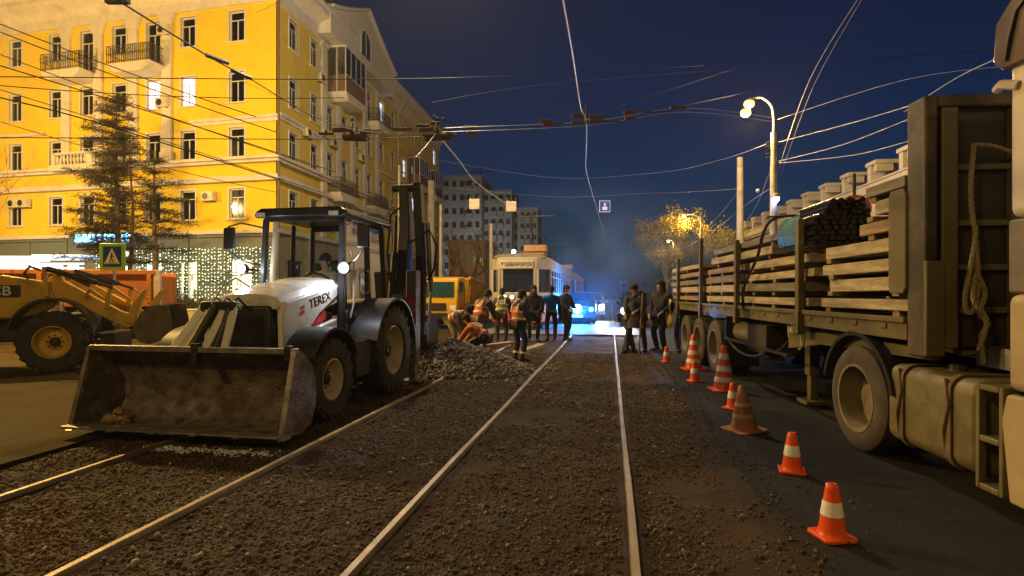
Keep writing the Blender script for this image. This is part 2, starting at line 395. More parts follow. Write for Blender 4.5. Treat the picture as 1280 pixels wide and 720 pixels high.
# ============================================================ facade tools
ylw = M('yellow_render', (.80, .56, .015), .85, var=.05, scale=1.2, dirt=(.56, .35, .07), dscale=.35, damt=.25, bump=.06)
ylws = M('yellow_render_dim_side', (.64, .47, .07), .85, var=.06, scale=1.2, dirt=(.42, .33, .12), dscale=.35, damt=.25, bump=.06)  # same render made duller for the dimmer, whiter light on the street side
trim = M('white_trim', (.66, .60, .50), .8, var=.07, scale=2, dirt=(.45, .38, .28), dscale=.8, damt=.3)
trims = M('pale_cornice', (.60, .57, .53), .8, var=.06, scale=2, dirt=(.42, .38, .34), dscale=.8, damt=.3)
wframe = M('window_frame_white', (.62, .60, .55), .5, var=.08)
greenw = M('shop_green', (.14, .17, .16), .7, var=.1, scale=2)
iron = M('wrought_iron', (.05, .035, .025), .6, var=.3)
curt = M('curtain', (.50, .46, .38), .9, var=.5, scale=1.3)
dark = M('dark_interior', (.015, .014, .013), .9, var=.3)
winlit = EM('lit_window', (.62, .74, 1.0), .85)
def frameM(O, U):
    U = Vector((U[0], U[1], 0)).normalized(); inn = Vector((-U.y, U.x, 0)); O = Vector(O)
    m = Matrix.Identity(4); m.col[0][:3] = U; m.col[1][:3] = inn; m.col[2][:3] = (0, 0, 1); m.col[3][:3] = O
    return m, math.atan2(U.y, U.x)
def wall_holes(mb, x0, x1, z0, z1, ops, depth=.25, y=0):
    xs = sorted({x0, x1, *[a for o in ops for a in (o[0], o[1])]}); zs = sorted({z0, z1, *[a for o in ops for a in (o[2], o[3])]})
    for i in range(len(xs)-1):
        for j in range(len(zs)-1):
            cx, cz = (xs[i]+xs[i+1])/2, (zs[j]+zs[j+1])/2
            if any(o[0] < cx < o[1] and o[2] < cz < o[3] for o in ops): continue
            mb.quad((xs[i], y, zs[j]), (xs[i+1], y, zs[j]), (xs[i+1], y, zs[j+1]), (xs[i], y, zs[j+1]))
    for a, b, c, d in ops:
        mb.quad((a, y, c), (a, y+depth, c), (a, y+depth, d), (a, y, d)); mb.quad((b, y, c), (b, y, d), (b, y+depth, d), (b, y+depth, c))
        mb.quad((a, y, d), (a, y+depth, d), (b, y+depth, d), (b, y, d)); mb.quad((a, y, c), (b, y, c), (b, y+depth, c), (a, y+depth, c))
def win_template(wd, ht, parent, style=0, lit=False, sill=True):
    m = MB(); t = .075; y = .10
    m.box(-wd/2, -wd/2+t, y, y+.07, 0, ht); m.box(wd/2-t, wd/2, y, y+.07, 0, ht); m.box(-wd/2+t, wd/2-t, y, y+.07, 0, t); m.box(-wd/2+t, wd/2-t, y, y+.07, ht-t, ht)
    zt = ht*.70
    if style == 0: m.box(-wd/2+t, wd/2-t, y+.003, y+.067, zt, zt+.05); m.box(-.03, .03, y+.005, y+.065, t, zt)
    else: m.box(-wd*.12, -wd*.12+.05, y+.003, y+.067, t, ht-t)
    # casing round the opening
    c = .10
    m.box(-wd/2-c, -wd/2, -.03, .04, -.02, ht+c); m.box(wd/2, wd/2+c, -.03, .04, -.02, ht+c); m.box(-wd/2, wd/2, -.03, .04, ht, ht+c)
    o = m.build('window', wframe, parent)
    g = MB().box(-wd/2+t, wd/2-t, y+.03, y+.036, t, ht-t).build('pane', winlit if lit else GLASS('house_glass', (.75, .8, .85), .22), o)
    if sill: MB().box(-wd/2-.16, wd/2+.16, -.12, .10, -.10, -.021).build('sill', trim, o, bevel=.01)
    if not lit:
        k = MB(); r = random.random(); yb = y+.16
        n = 12; side = [(-wd/2, -wd/2+wd*random.uniform(.25, .5)), (wd/2-wd*random.uniform(.25, .5), wd/2)]
        for a, b in side:
            vs = []; q = 8
            for i in range(q+1):
                xx = a+(b-a)*i/q; yy = yb+.03*math.sin(i*2.6); vs += [(xx, yy, .02), (xx, yy, ht-.03)]
            k.add(vs, [(2*i, 2*i+2, 2*i+3, 2*i+1) for i in range(q)])
        k.build('curtain', curt, o)
    return o

# ============================================================ yellow corner building
CL, CD = -13.45, 31.0
corner = W(CL, CD); bc = thing('yellow_apartment_building', 'yellow five storey corner building with white cornice, pilasters and green shop ground floor', 'building', corner)
UL = W(.976, -.218); UR = W(.1455, .989)
ML_, rzL = frameM((0, 0, 0), UL); MR_, rzR = frameM((0, 0, 0), UR)
LL, LR = 26.0, 33.0
rowz = [(5.85, 1.75), (9.42, 1.72), (12.62, 1.75), (16.15, 1.75)]
sL = [2.58, 5.92, 8.38, 10.9, 13.35, 15.8, 19.1, 22.6]
opsL = []; WL = []
for r, (z, h) in enumerate(rowz):
    for i, s in enumerate(sL):
        zz, hh = z, h
        if r == 3 and i in (2, 4): zz, hh = 15.35, 2.5
        if r == 1 and i in (3, 4): zz, hh = 8.95, 2.3
        WL.append((s, zz, 1.02, hh, r, i)); opsL.append((-s-.51, -s+.51, zz, zz+hh))
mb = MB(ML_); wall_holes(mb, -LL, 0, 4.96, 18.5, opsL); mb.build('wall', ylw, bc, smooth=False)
sR = [1.85, 4.34, 6.5, 8.7, 10.9, 13.1, 15.7, 18.4, 21.4, 24.0, 26.4, 29.3, 31.4]
opsR = []; WR = []
for r, (z, h) in enumerate(rowz):
    for i, s in enumerate(sR):
        if r == 3 and i in (2, 3, 11): continue
        if r == 2 and i in (10,): continue
        zz, hh = z, h
        if r == 3 and i in (5,): zz, hh = 15.35, 2.5
        WR.append((s, zz, .95, hh, r, i)); opsR.append((s-.475, s+.475, zz, zz+hh))
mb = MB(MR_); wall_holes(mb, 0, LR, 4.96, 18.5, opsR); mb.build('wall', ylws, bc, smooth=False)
# body behind: back, roof, dark interior sheets
bl = MB(ML_); bl.box(-LL, -.7, .55, .6, .05, 18.3); bl.build('interior', dark, bc, smooth=False)
bl = MB(MR_); bl.box(.7, LR, .55, .6, .05, 18.3); bl.build('interior', dark, bc, smooth=False)
e = MB(MR_); e.box(LR-.02, LR+.25, -.02, 12.2, 0, 18.5); e.build('wall', ylws, bc)
e = MB(ML_); e.box(-LL-.25, -LL-.003, -.02, 13.2, 0, 18.5); e.build('wall', ylw, bc)
templates = {}
def put_window(Mx, rz, s, z, wd, ht, lit=False, style=0):
    key = (wd, round(ht, 2), lit, style, random.randint(0, 2))
    loc = Mx @ Vector((s, 0, z))
    if key not in templates:
        o = win_template(wd, ht, bc, style, lit); templates[key] = o
    else: o = dup(templates[key], bc)
    o.location = loc; o.rotation_euler = (0, 0, rz)
for s, z, wd, ht, r, i in WL:
    put_window(ML_, rzL, -s, z, wd, ht, lit=(r == 2 and i in (1, 2)), style=0)
for s, z, wd, ht, r, i in WR:
    put_window(MR_, rzR, s, z, wd, ht, lit=((r == 3 and i in (6, 12)) or (r == 2 and i in (8,)) or (r == 1 and i == 9)), style=0)
# cornices and string courses
def cornice(Mx, a, b, z0, steps, name, mat):
    m = MB(Mx)
    for (dz, h, out) in steps: m.box(a-(out if a < -1 or a == 0 and Mx is MR_ else 0)*0, b, -out, -.002, z0+dz, z0+dz+h)
    return m.build(name, mat, bc, bevel=.02)
# main cornice: frieze, bed mould, big overhanging soffit
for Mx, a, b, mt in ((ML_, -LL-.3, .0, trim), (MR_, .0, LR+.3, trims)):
    m = MB(Mx)
    prof = [(-.02, 18.2), (-.14, 18.2), (-.16, 18.75), (-.3, 18.85), (-.42, 19.1), (-.95, 19.3), (-1.02, 19.45), (-1.02, 19.68), (-1.15, 19.8), (-1.15, 19.95), (0.3, 20.25), (.3, 18.3)]
    ext = 1.15
    vs = []; n = len(prof)
    for k_, (xx, miter) in enumerate(((a, 0), (b, 0)) if Mx is MR_ else ((a, 0), (b, 0))):
        for (y, z) in prof:
            x_ = xx
            if Mx is ML_ and k_ == 1: x_ = -y*.93      # mitred outer corner
            if Mx is MR_ and k_ == 0: x_ = y*.93+.003
            vs.append((x_, y, z))
    m.add(vs, [tuple(range(n)), tuple(range(2*n-1, n-1, -1))]+[(i, n+i, n+(i+1) % n, (i+1) % n) for i in range(n)])
    m.build('cornice', mt, bc, ang=25)
rf = MB(MR_); rf.prism([(-.9, 20.0), (6, 22.3), (12.5, 20.0)], 'x', 0.6, LR+.3); rf.build('roof', M('roof_sheet', (.10, .06, .05), .7), bc)
rf = MB(ML_); rf.prism([(-.9, 20.0), (6, 22.2), (13, 20.0)], 'x', -LL-.3, -.6); rf.build('roof', MATS['roof_sheet'], bc)
for Mx, a, b, mt in ((ML_, -LL, .02, trim), (MR_, .1, LR, trims)):
    big = MB(Mx)
    for (z0, z1, out) in ((7.95, 8.15, .32), (8.15, 8.3, .22), (9.0, 9.16, .34), (9.16, 9.34, .5), (4.96, 5.2, .25)):
        big.box(a, b + (out if Mx is ML_ else 0), -out, -.004, z0, z1)
    big.build('string_course', mt, bc, bevel=.02)
m = MB(MR_); 
m = MB(ML_); m.box(-5.4-.3, .2, -.18, -.004, 11.55, 11.72); m.box(-5.6, .2, -.10, -.004, 11.35, 11.55); m.box(-LL, -16.6, -.18, -.004, 11.55, 11.72); m.build('moulding', trim, bc, bevel=.01)
m = MB(MR_); m.box(.3, 5.2, -.18, -.004, 11.75, 11.95); m.box(.3, 5.2, -.1, -.004, 11.55, 11.75); m.box(15.2, 19.5, -.18, -.004, 11.75, 11.95); m.build('moulding', trims, bc, bevel=.01)
# pilasters (left facade centre bay and the gabled bay)
for s in (7.33, 9.8, 12.4, 14.9):
    m = MB(ML_); m.box(-s-.32, -s+.32, -.17, -.004, 9.36, 17.5); m.prism([(-s-.32, 17.5), (-s-.6, 18.2), (-s+.6, 18.2), (-s+.32, 17.5)], 'y', -.22, -.006); m.box(-s-.42, -s+.42, -.24, -.006, 9.345, 9.95); m.build('pilaster', trim, bc, bevel=.02)
for s in (5.4, 7.5, 9.8, 12.0, 14.5):
    m = MB(MR_); m.box(s-.26, s+.26, -.22, -.004, 5.25, 17.9); m.box(s-.36, s+.36, -.28, -.006, 17.9, 18.3); m.build('pilaster', trims, bc, bevel=.02)
# gable on the street side
g = MB(MR_); gp = [(3.2, 19.9)]
def gz(s): 
    t = abs(s-10.2)/5.6
    return 20.2+2.9*(1-t)**1.0 if t < 1 else 20.0
ga = [(4.4+i*.25, 20.05+2.7*max(0, 1-abs(4.4+i*.25-10.2)/5.8)**1.15) for i in range(0, 47)]
gpoly = [(4.4, 18.4)]+ga+[(15.9, 18.4)]
g.prism([(p[0], p[1]) for p in gpoly], 'y', -1.1, .3); g.build('gable', trims, bc, ang=25)
g = MB(MR_)
for i in range(len(ga)-1): g.prism([ga[i], ga[i+1], (ga[i+1][0], ga[i+1][1]+.22), (ga[i][0], ga[i][1]+.22)], 'y', -1.35, .4)
g.build('gable_coping', trims, bc)
g = MB(MR_); g.prism([(9.0, 19.1), (10.6, 19.1)]+arc(9.8, 20.2, .8, 0, 180, 14), 'y', -1.16, -1.08); g.build('arched_window', glassd, bc)
g = MB(MR_); 
oo = arc(9.8, 20.2, .92, 0, 180, 14); ii = arc(9.8, 20.2, .8, 0, 180, 14)
for k_ in range(14): g.prism([oo[k_], oo[k_+1], ii[k_+1], ii[k_]], 'y', -1.2, -1.09)
g.box(8.88, 9.0, -1.2, -1.09, 19.1, 20.2); g.box(10.6, 10.72, -1.2, -1.09, 19.1, 20.2); g.box(9.77, 9.83, -1.19, -1.1, 19.1, 21); g.build('window_frame', wframe, bc)
# glazed balcony, iron balconies
def balcony(Mx, a, b, z, out, mat_slab, rail=True, hollow=1.0, parent=bc):
    m = MB(Mx); cx = (a+b)/2
    m.prism([(a, z), (a+.1, z-.25), (a+.5, z-.55), (b-.5, z-.55), (b-.1, z-.25), (b, z)], 'y', -out, -.004)
    o = m.build('balcony', mat_slab, parent, bevel=.02)
    if rail:
        m = MB(Mx); t = .025
        for zz in (z+.08, z+.55, z+1.0):
            m.box(a, b, -out+.02, -out+.05, zz, zz+t); m.box(a, a+.03, -out, 0, zz, zz+t); m.box(b-.03, b, -out, 0, zz, zz+t)
        n = int((b-a)/.13)
        for i in range(n+1):
            x = a+(b-a)*i/n; m.box(x-.011, x+.011, -out+.024, -out+.046, z, z+1.0)
            if i % 2 == 0:
                pts = [(x+.06*math.sin(q*.9), -out+.0, z+.1+q*.1) for q in range(9)]
                m.tube(pts, .013, 4)
        for i in range(int(out/.14)+1):
            y = -out+i*.14
            for x in (a+.015, b-.015): m.box(x-.011, x+.011, y-.011, y+.011, z, z+1.0)
        m.build('railing', iron, o)
    return o
balcony(ML_, -10.55, -7.5, 15.1, 1.15, trim); balcony(ML_, -15.5, -12.55, 15.1, 1.15, trim)
# stone balustrade over the string course
for a, b in ((-14.9, -12.3), (-12.1, -10.0)):
    m = MB(ML_); 
    k_ = int((b-a)/.26)
    for i in range(k_):
        x = a+.2+i*.26; m.lathe([(.05, 0), (.05, .05), (.03, .12), (.085, .3), (.03, .55), (.05, .62), (.05, .68)], (x, -.75, 9.36), 'z', 8)
    m.box(a, b, -.87, -.63, 10.0, 10.12); m.box(a-.1, a+.12, -.87, -.63, 9.35, 10.1); m.box(b-.12, b+.1, -.87, -.63, 9.35, 10.1); m.build('balustrade', trim, bc)
m = MB(ML_); m.box(-15.1, -9.8, -.95, -.5, 9.0, 9.355); m.build('balcony', trim, bc)
def glazed(Mx, a, b, z, h, out, mat, panel):
    o = balcony(Mx, a, b, z, out, mat, rail=False)
    m = MB(Mx); m.box(a+.03, b-.03, -out+.03, -out+.07, z, z+h*.38); m.box(a+.03, a+.07, -out+.03, 0, z, z+h*.38); m.box(b-.07, b-.03, -out+.03, 0, z, z+h*.38); m.build('balcony_panel', panel, o)
    m = MB(Mx); m.box(a+.05, b-.05, -out+.045, -out+.055, z+h*.38, z+h); m.box(a+.045, a+.055, -out+.06, 0, z+h*.38, z+h); m.box(b-.055, b-.045, -out+.06, 0, z+h*.38, z+h); m.build('pane', GLASS('house_glass'), o)
    m = MB(Mx); n = 4
    for i in range(n+1):
        x = a+.03+(b-a-.06)*i/n; m.box(x-.03, x+.03, -out+.02, -out+.08, z+h*.38, z+h)
    for y in (-out+.05, -out*.5): 
        for x in (a+.04, b-.04): m.box(x-.032, x+.032, y-.03, y+.03, z, z+h)
    m.box(a, b, -out, 0, z+h, z+h+.12); m.box(a, b, -out, -out+.1, z+h*.38-.03, z+h*.38+.03); m.build('glazing_frame', wframe, o)
    return o
glazed(MR_, 6.1, 9.4, 15.25, 3.0, 1.35, trims, M('brown_panel', (.16, .10, .06), .6))
balcony(MR_, 12.3, 15.0, 15.2, 1.1, trims)
balcony(MR_, 9.9, 12.0, 5.5, 1.0, trims); 
brownp = MATS['brown_panel']
glazed(MR_, 22.6, 25.4, 12.3, 2.5, 1.2, trims, M('darkred_panel', (.12, .05, .03), .6)); glazed(MR_, 28.0, 30.8, 12.1, 2.6, 1.2, trims, MATS['darkred_panel'])
balcony(MR_, 6.0, 8.8, 8.4, 1.0, trims); balcony(MR_, 11.9, 14.6, 8.4, 1.0, trims); balcony(MR_, 20.3, 22.3, 8.4, 1.0, trims)
# air conditioners
def aircon(Mx, rz, x, z, parent):
    if 'ac' not in templates:
        m = MB(); m.box(-.4, .4, -.38, -.08, 0, .55); o = m.build('air_conditioner', cream, parent, bevel=.02)
        f = MB(); f.lathe([(.2, -.39), (.2, -.383)], (-.12, 0, .27), 'y', 16); f.build('fan_grille', black, o)
        b = MB(); b.bar((-.3, -.35, -.03), (-.3, -.002, -.03), .03); b.bar((.3, -.35, -.03), (.3, -.002, -.03), .03); b.build('bracket', darkmetal, o)
        templates['ac'] = o
    else: o = dup(templates['ac'], parent)
    o.location = Mx @ Vector((x, 0, z)); o.rotation_euler = (0, 0, rz)
for x, z in ((-7.4, 16.9), (-7.5, 12.6), (-4.3, 6.9), (-18.1, 7.0), (-18.9, 7.0)): aircon(ML_, rzL, x, z, bc)
for x, z in ((4.95, 15.4), (6.6, 11.6), (5.3, 11.9), (8.0, 7.4), (11.2, 11.7), (13.3, 8.0), (16.5, 8.2), (19.7, 11.5), (17.0, 7.2), (24.7, 8.6), (3.2, 11.3)): aircon(MR_, rzR, x, z, bc)
# downpipe and drain at the corner
m = MB(MR_); m.tube([(-.06, -1.0, 19.3), (-.06, -.5, 18.7), (-.06, -.2, 18.3), (-.06, -.2, .3)], .07, 8); m.build('downpipe', M('brown_pipe', (.16, .09, .03), .5), bc)
m = MB(MR_); m.tube([(19.2, -1.1, 19.3), (19.2, -.4, 18.5), (19.2, -.2, 18.1), (19.2, -.2, .3)], .06, 8); m.build('downpipe', trims, bc)
# ground floor shops
m = MB(ML_)
opsG = [(-11.9, -10.9, .9, 3.6), (-9.2, -7.8, .3, 3.4), (-6.6, -5.3, 1.0, 3.4), (-3.4, -1.6, .9, 3.5), (-23, -14, .5, 3.4)]
wall_holes(m, -LL, 0, 0, 4.955, opsG, .3); m.build('shop_front', greenw, bc, smooth=False)
m = MB(ML_); m.box(-LL, -.1, -.06, -.003, 3.95, 4.0); m.box(-LL, -.1, -.12, -.004, 4.8, 4.955)
for s in range(9): m.box(-24+s*3-.14, -24+s*3+.14, -.08, -.005, 0, 4.79)
m.build('shop_fascia', greenw, bc)
warmlit = EM('shop_window_glow', (1, .85, .5), 1.0)
coollit = EM('shop_cool_glow', (.75, .92, 1), 1.6)
for a, b, c, d in opsG:
    m = MB(ML_); m.box(a+.06, b-.06, .2, .21, c+.06, d-.06); o = m.build('shop_window', coollit if b-a > 5 else warmlit if a > -8 else EM('pale_shop_glow', (.8, 1, .85), .7), bc)
    m = MB(ML_)
    for x in (a, b-.06): m.box(x, x+.06, .15, .23, c, d)
    m.box(a+.06, b-.06, .15, .23, c, c+.06); m.box(a+.06, b-.06, .15, .23, d-.06, d); m.box((a+b)/2-.03, (a+b)/2+.03, .16, .2, c+.06, d-.06); m.box(a+.06, b-.06, .155, .195, d-.8, d-.74)
    # goods seen through the glass
    for q in range(int((b-a)*3)):
        x = a+.15+random.random()*(b-a-.3); z_ = c+.1+random.random()*(d-c-.9); m.box(x-.05, x+.07, .12, .15, z_, z_+random.uniform(.15, .5))
    m.build('window_frame', wframe, bc)
m = MB(MR_)
opsG2 = [(1.2+3.1*i, 3.0+3.1*i, .9, 3.5) for i in range(10)]
wall_holes(m, 0, LR, 0, 4.955, opsG2, .3); m.build('shop_front', M('stone_plinth', (.34, .29, .2), .8, dirt=(.2, .17, .12)), bc, smooth=False)
for a, b, c, d in opsG2:
    m = MB(MR_); m.box(a+.05, b-.05, .2, .21, c+.05, d-.05); m.build('shop_window', glassd, bc)
# garland curtain of bulbs on the green wall (its own thing)
gl = thing('light_garland', 'curtain of tiny pale green fairy lights hanging over the green shop wall', 'fairy lights', corner)
m = MB(ML_); wv = MB(ML_)
for i in range(58):
    x = -12.4+i*.213+random.uniform(-.03, .03)
    if -10.75 < x < -9.5: continue
    wv.tube([(x, -.18, 4.1), (x+.02, -.18, 1.0)], .006, 4)
    for j in range(15):
        if random.random() < .1: continue
        z = 4.1-j*.2+random.uniform(-.06, .06); r = random.uniform(.022, .04)
        m.sphere((x+random.uniform(-.03, .03), -.2, z), r, 5)
tag(m.build('bulb', EM('bulb_glow', (.80, 1, .58), 1.5), gl), kind='stuff'); wv.build('wire', black, gl)
for k_, x in enumerate((-9.9, -10.2)):
    m = MB(ML_)
    for j in range(4): m.sphere((-10.1, -.3, 1.2+j*.9), .17, 10)
m.build('globe_lamp', EM('globe_glow', (.75, 1, .9), 3), gl)
# shop sign in cyan neon
sg = thing('neon_sign', 'glowing cyan neon shop sign on the grey-green fascia behind the conifer', 'sign', corner)
m = MB(ML_); m.box(-14.2, -9.2, -.46, -.36, 4.50, 5.2); m.build('sign_board', M('fascia_grey', (.10, .13, .15), .6), sg)
text('ЗИМА 2 ДЕН-ЕС', .58, EM('cyan_neon', (.07, .50, 1), 8), 'sign_letters', sg, ML_ @ Vector((-11.6, -.50, 4.86)), (R(90), 0, rzL), .02, bold=.02, sx=.92)
# lit kiosk in front of the shops at far left
ki = thing('shop_pavilion', 'low pavilion with brightly lit white and blue louvred canopy beside the crossing sign', 'kiosk', W(-24.6, 29))
rot = ki; ki.rotation_euler = (0, 0, YAW)
m = MB().box(-8, 2.6, 0, 2.6, 0, 2.5); m.build('wall', M('kiosk_grey', (.3, .32, .34), .6), ki, bevel=.03)
m = MB()
for k_ in range(6): m.box(-8, .0, -.9, -.02, 2.52+k_*.17, 2.60+k_*.17)
m.build('louvre', EM('louvre_glow', (.8, .9, 1), .55), ki)
m = MB(); m.box(.04, 2.6, -1.2, 2.2, 3.4, 3.5)
for k_ in range(4): m.box(.04, 2.6, -1.1, -1.0, 2.55+k_*.22, 2.64+k_*.22)
m.build('canopy', EM('canopy_glow', (.45, .75, 1), .8), ki)
m = MB()
for k_ in range(9): m.box(-6+k_*1.3, -5.94+k_*1.3, -1, -.92, 0, 2.5)
m.build('post', wframe, ki)
# ============================================================ wheels
def wheel(parent, loc, r, wd, rimmat, rr, axis='x', lugs=18, name='wheel', side=1, hub=True, lugh=.035, dual=False, rot=0):
    """tyre + rim; side=+1 means outer face towards +axis"""
    root = bpy.data.objects.new('hold', None)
    m = MB(); h = wd/2; s = side
    prof = [(rr, -h*.8), (rr+.03, -h*.95), (r*.86, -h), (r*.965, -h*.82), (r-.012, -h*.5), (r-.012, h*.5), (r*.965, h*.82), (r*.86, h), (rr+.03, h*.95), (rr, h*.8)]
    m.lathe(prof, (0, 0, 0), axis, 36, closed=True)
    if lugs:
        for i in range(lugs):
            for sd in (-1, 1):
                a = 2*math.pi*(i+(.5 if sd > 0 else 0))/lugs
                def q(rad, hh, aa):
                    u, v = rad*math.cos(aa), rad*math.sin(aa)
                    return Vector((hh, u, v)) if axis == 'x' else Vector((u, hh, v))
                da = .62*2*math.pi/lugs; w_ = .19*2*math.pi/lugs
                rb, rt = r-.03, r+lugh*.4
                pts = []
                for (hh, aa, r0, r1) in ((sd*h*.02, a+da, rb, rt), (sd*h*.55, a+da*.3, rb, rt), (sd*h*.98, a, r*.86, r*.985)):
                    pts += [q(r0, hh, aa-w_), q(r1, hh, aa-w_*.8), q(r1, hh, aa+w_*.8), q(r0, hh, aa+w_)]
                fs = [(0, 1, 2, 3), (8, 11, 10, 9)]
                for k_ in range(2):
                    b = 4*k_
                    fs += [(b, b+4, b+5, b+1), (b+1, b+5, b+6, b+2), (b+2, b+6, b+7, b+3), (b+3, b+7, b+4, b)]
                m.add(pts, fs)
    else:
        pass
    bpy.data.objects.remove(root)
    o = m.build(name, rubber, parent, loc=loc)
    m = MB(); t = s
    pr = [(rr+.012, h*.82*t), (rr-.01, h*.86*t), (rr-.03, h*.7*t), (rr-.045, h*.25*t), (rr*.55, h*.1*t), (rr*.3, h*.18*t), (rr*.3, -h*.2*t), (rr+.012, -h*.2*t)]
    m.lathe(pr, (0, 0, 0), axis, 32, closed=True); m.build('rim', rimmat, o, ang=30)
    if hub:
        m = MB(); m.lathe([(.001, h*.5*t), (rr*.2, h*.5*t), (rr*.26, h*.42*t), (rr*.27, h*.1*t)], (0, 0, 0), axis, 16)
        for i in range(8):
            a = 2*math.pi*i/8; c = rr*.42
            u, v = c*math.cos(a), c*math.sin(a); hh0, hh1 = h*.1*t, h*.28*t
            if axis == 'x': m.cyl((hh0, u, v), (hh1, u, v), rr*.05, 6)
            else: m.cyl((u, hh0, v), (u, hh1, v), rr*.05, 6)
        m.build('hub', darkmetal, o)
    return o

# ============================================================ white backhoe loader
bh = thing('backhoe_loader', 'white and black backhoe loader with lit work lights and a big steel bucket', 'backhoe loader', (-4.32, 6.15, -.045))
wheel(bh, (.84, 0, .50), .5, .36, cream, .25, side=1, lugs=16); wheel(bh, (-.84, 0, .50), .5, .36, cream, .25, side=-1, lugs=16)
wheel(bh, (.84, 1.8, .68), .68, .46, cream, .37, side=1, lugs=20); wheel(bh, (-.84, 1.8, .68), .68, .46, cream, .37, side=-1, lugs=20)
m = MB(); m.box(-.32, .32, -.3, 3.1, .5, .92); m.box(-.7, .7, -.08, .08, .42, .58); m.box(-.72, .72, 1.7, 1.9, .6, .8); m.box(-.4, .4, -.42, -.3, .45, .95)
m.build('chassis', black, bh, bevel=.02)
m = MB(); m.box(.66, 1.0, .58, 1.02, .42, .92); m.box(.68, .98, .66, .86, .3, .34); m.bar((.83, .7, .3), (.83, .7, .5), .04); m.box(-1.0, -.66, .58, 1.02, .42, .92); m.build('fuel_tank', black, bh, bevel=.03)
# hood: lofted sections (y, half width top, half width bottom, z top, z bottom)
secs = [(-.30, .34, .42, 1.44, 1.36), (-.24, .39, .46, 1.52, 1.30), (.1, .42, .48, 1.60, 1.25), (.6, .44, .50, 1.70, 1.32), (1.0, .45, .50, 1.76, 1.42)]
m = MB(); vs = []
for y, wt, wb, zt, zb in secs:
    vs += [(-wb, y, zb), (-wb*1.0, y, zt-.1), (-wt, y, zt-.02), (-wt*.5, y, zt+.015), (0, y, zt+.022), (wt*.5, y, zt+.015), (wt, y, zt-.02), (wb, y, zt-.1), (wb, y, zb)]
fs = []
for k_ in range(len(secs)-1):
    for j in range(8): a = k_*9+j; fs.append((a, a+1, a+10, a+9))
fs.append(tuple(range(9))); fs.append(tuple(range(44, 35, -1))); 
m.add(vs, fs); m.build('hood', white, bh, ang=28)
# hood side panels (sweep up to the rear) with text
for s in (1, -1):
    m = MB(); poly = [(-.32, .78), (-.34, 1.30), (-.26, 1.44), (.98, 1.68), (1.02, 1.58), (.95, 1.50), (.50, 1.28), (.22, 1.08), (.06, .86), (.0, .78)]
    x0, x1 = (.455, .53) if s > 0 else (-.53, -.455)
    m.prism(poly, 'x', x0, x1); sp = m.build('side_panel', white, bh, bevel=.018, seg=3)
    m = MB(); poly = [(.02, .80), (.12, .98), (.30, 1.14), (.62, 1.33), (.68, 1.30), (.70, 1.22), (.46, 1.08), (.30, .92), (.24, .80)]
    x0, x1 = (.44, .512) if s > 0 else (-.512, -.44)
    m.prism(poly, 'x', x0, x1); m.build('stripe', redp, sp, bevel=.005)
    if s > 0:
        tb = M('decal_black', (.02, .02, .02), .4)
        th = math.atan2(.24, 1.24)+.03
        tx = text('TEREX', .165, tb, 'lettering', sp, (.534, .42, 1.452), (0, 0, 0), .002, bold=.001, sx=1.0)
        # text plane: x axis -> +y (tilted up), normal +x
        ux = Vector((0, math.cos(th), math.sin(th))); uz = Vector((1, 0, 0)); uy = uz.cross(ux)
        Mt = Matrix.Identity(4); Mt.col[0][:3] = ux*1.12; Mt.col[1][:3] = uy; Mt.col[2][:3] = uz; Mt.col[3][:3] = (.534, .50, 1.46); tx.matrix_local = Mt
        m = MB(); m.add([(.533, .02, 1.27), (.533, .12, 1.30), (.533, .12, 1.35), (.533, .02, 1.32)], [(0, 1, 2, 3)]); m.add([(.533, .03, 1.34), (.533, .13, 1.37), (.533, .12, 1.41), (.533, .03, 1.38)], [(0, 1, 2, 3)]); m.build('emblem', redp, sp, smooth=False)
m = MB(); m.box(-.44, .44, .02, 1.0, .8, 1.28); m.box(-.3, .3, 1.0, 1.1, .8, 1.5); m.build('engine', darkmetal, bh, bevel=.02)
# grille: black curved frame and mesh
m = MB(); m.prism([(-.40, .80), (-.43, 1.15), (-.36, 1.40), (.36, 1.40), (.43, 1.15), (.40, .80)], 'y', -.36, -.2); gr = m.build('grille', black, bh, bevel=.03)
m = MB()
for i in range(11): m.box(-.33, .33, -.372, -.362, .86+i*.04, .872+i*.04)
m.build('grille_slats', darkmetal, gr)
for s in (-1, 1):
    m = MB(); m.box(s*.36-.05, s*.36+.05, -.40, -.355, .86, 1.30); m.build('headlight_surround', blacks, gr, bevel=.02)
text('TX', .09, M('badge_silver', (.5, .5, .5), .3, .8), 'badge', gr, (-.22, -.377, 1.34), (R(90), 0, 0), .003)
# cab
cab = bpy.data.objects.new('cab', None)
def cabpart(mm, name, mat, **k): return mm.build(name, mat, bh, **k)
bpy.data.objects.remove(cab)
m = MB(); m.box(-.66, .66, 1.0, 2.35, .78, 1.12); m.box(-.30, .30, .98, 1.06, 1.12, 1.66); m.prism([(1.0, 1.12), (1.0, 1.3), (1.15, 1.3), (1.4, 1.12)], 'x', .5, .66); m.prism([(1.7, 1.12), (1.72, 1.42), (2.32, 1.42), (2.35, 1.12)], 'x', .52, .67); m.prism([(1.7, 1.12), (1.72, 1.42), (2.32, 1.42), (2.35, 1.12)], 'x', -.67, -.52)
cb = cabpart(m, 'cab_body', black, bevel=.02)
def post(a, b, wd, mat, name='cab_post'):
    return MB().bar(a, b, wd, wd*.9).build(name, mat, bh, bevel=.012)
zt = 2.62
post((-.66, .96, 1.2), (-.62, 1.02, zt), .075, black); post((-.50, .96, 1.55), (-.46, 1.02, zt), .06, cream); 
post((.60, .96, .95), (.58, 1.02, zt), .085, black)
post((.66, 1.72, 1.12), (.62, 1.72, zt), .06, black); post((-.66, 1.72, 1.12), (-.62, 1.72, zt), .06, black)
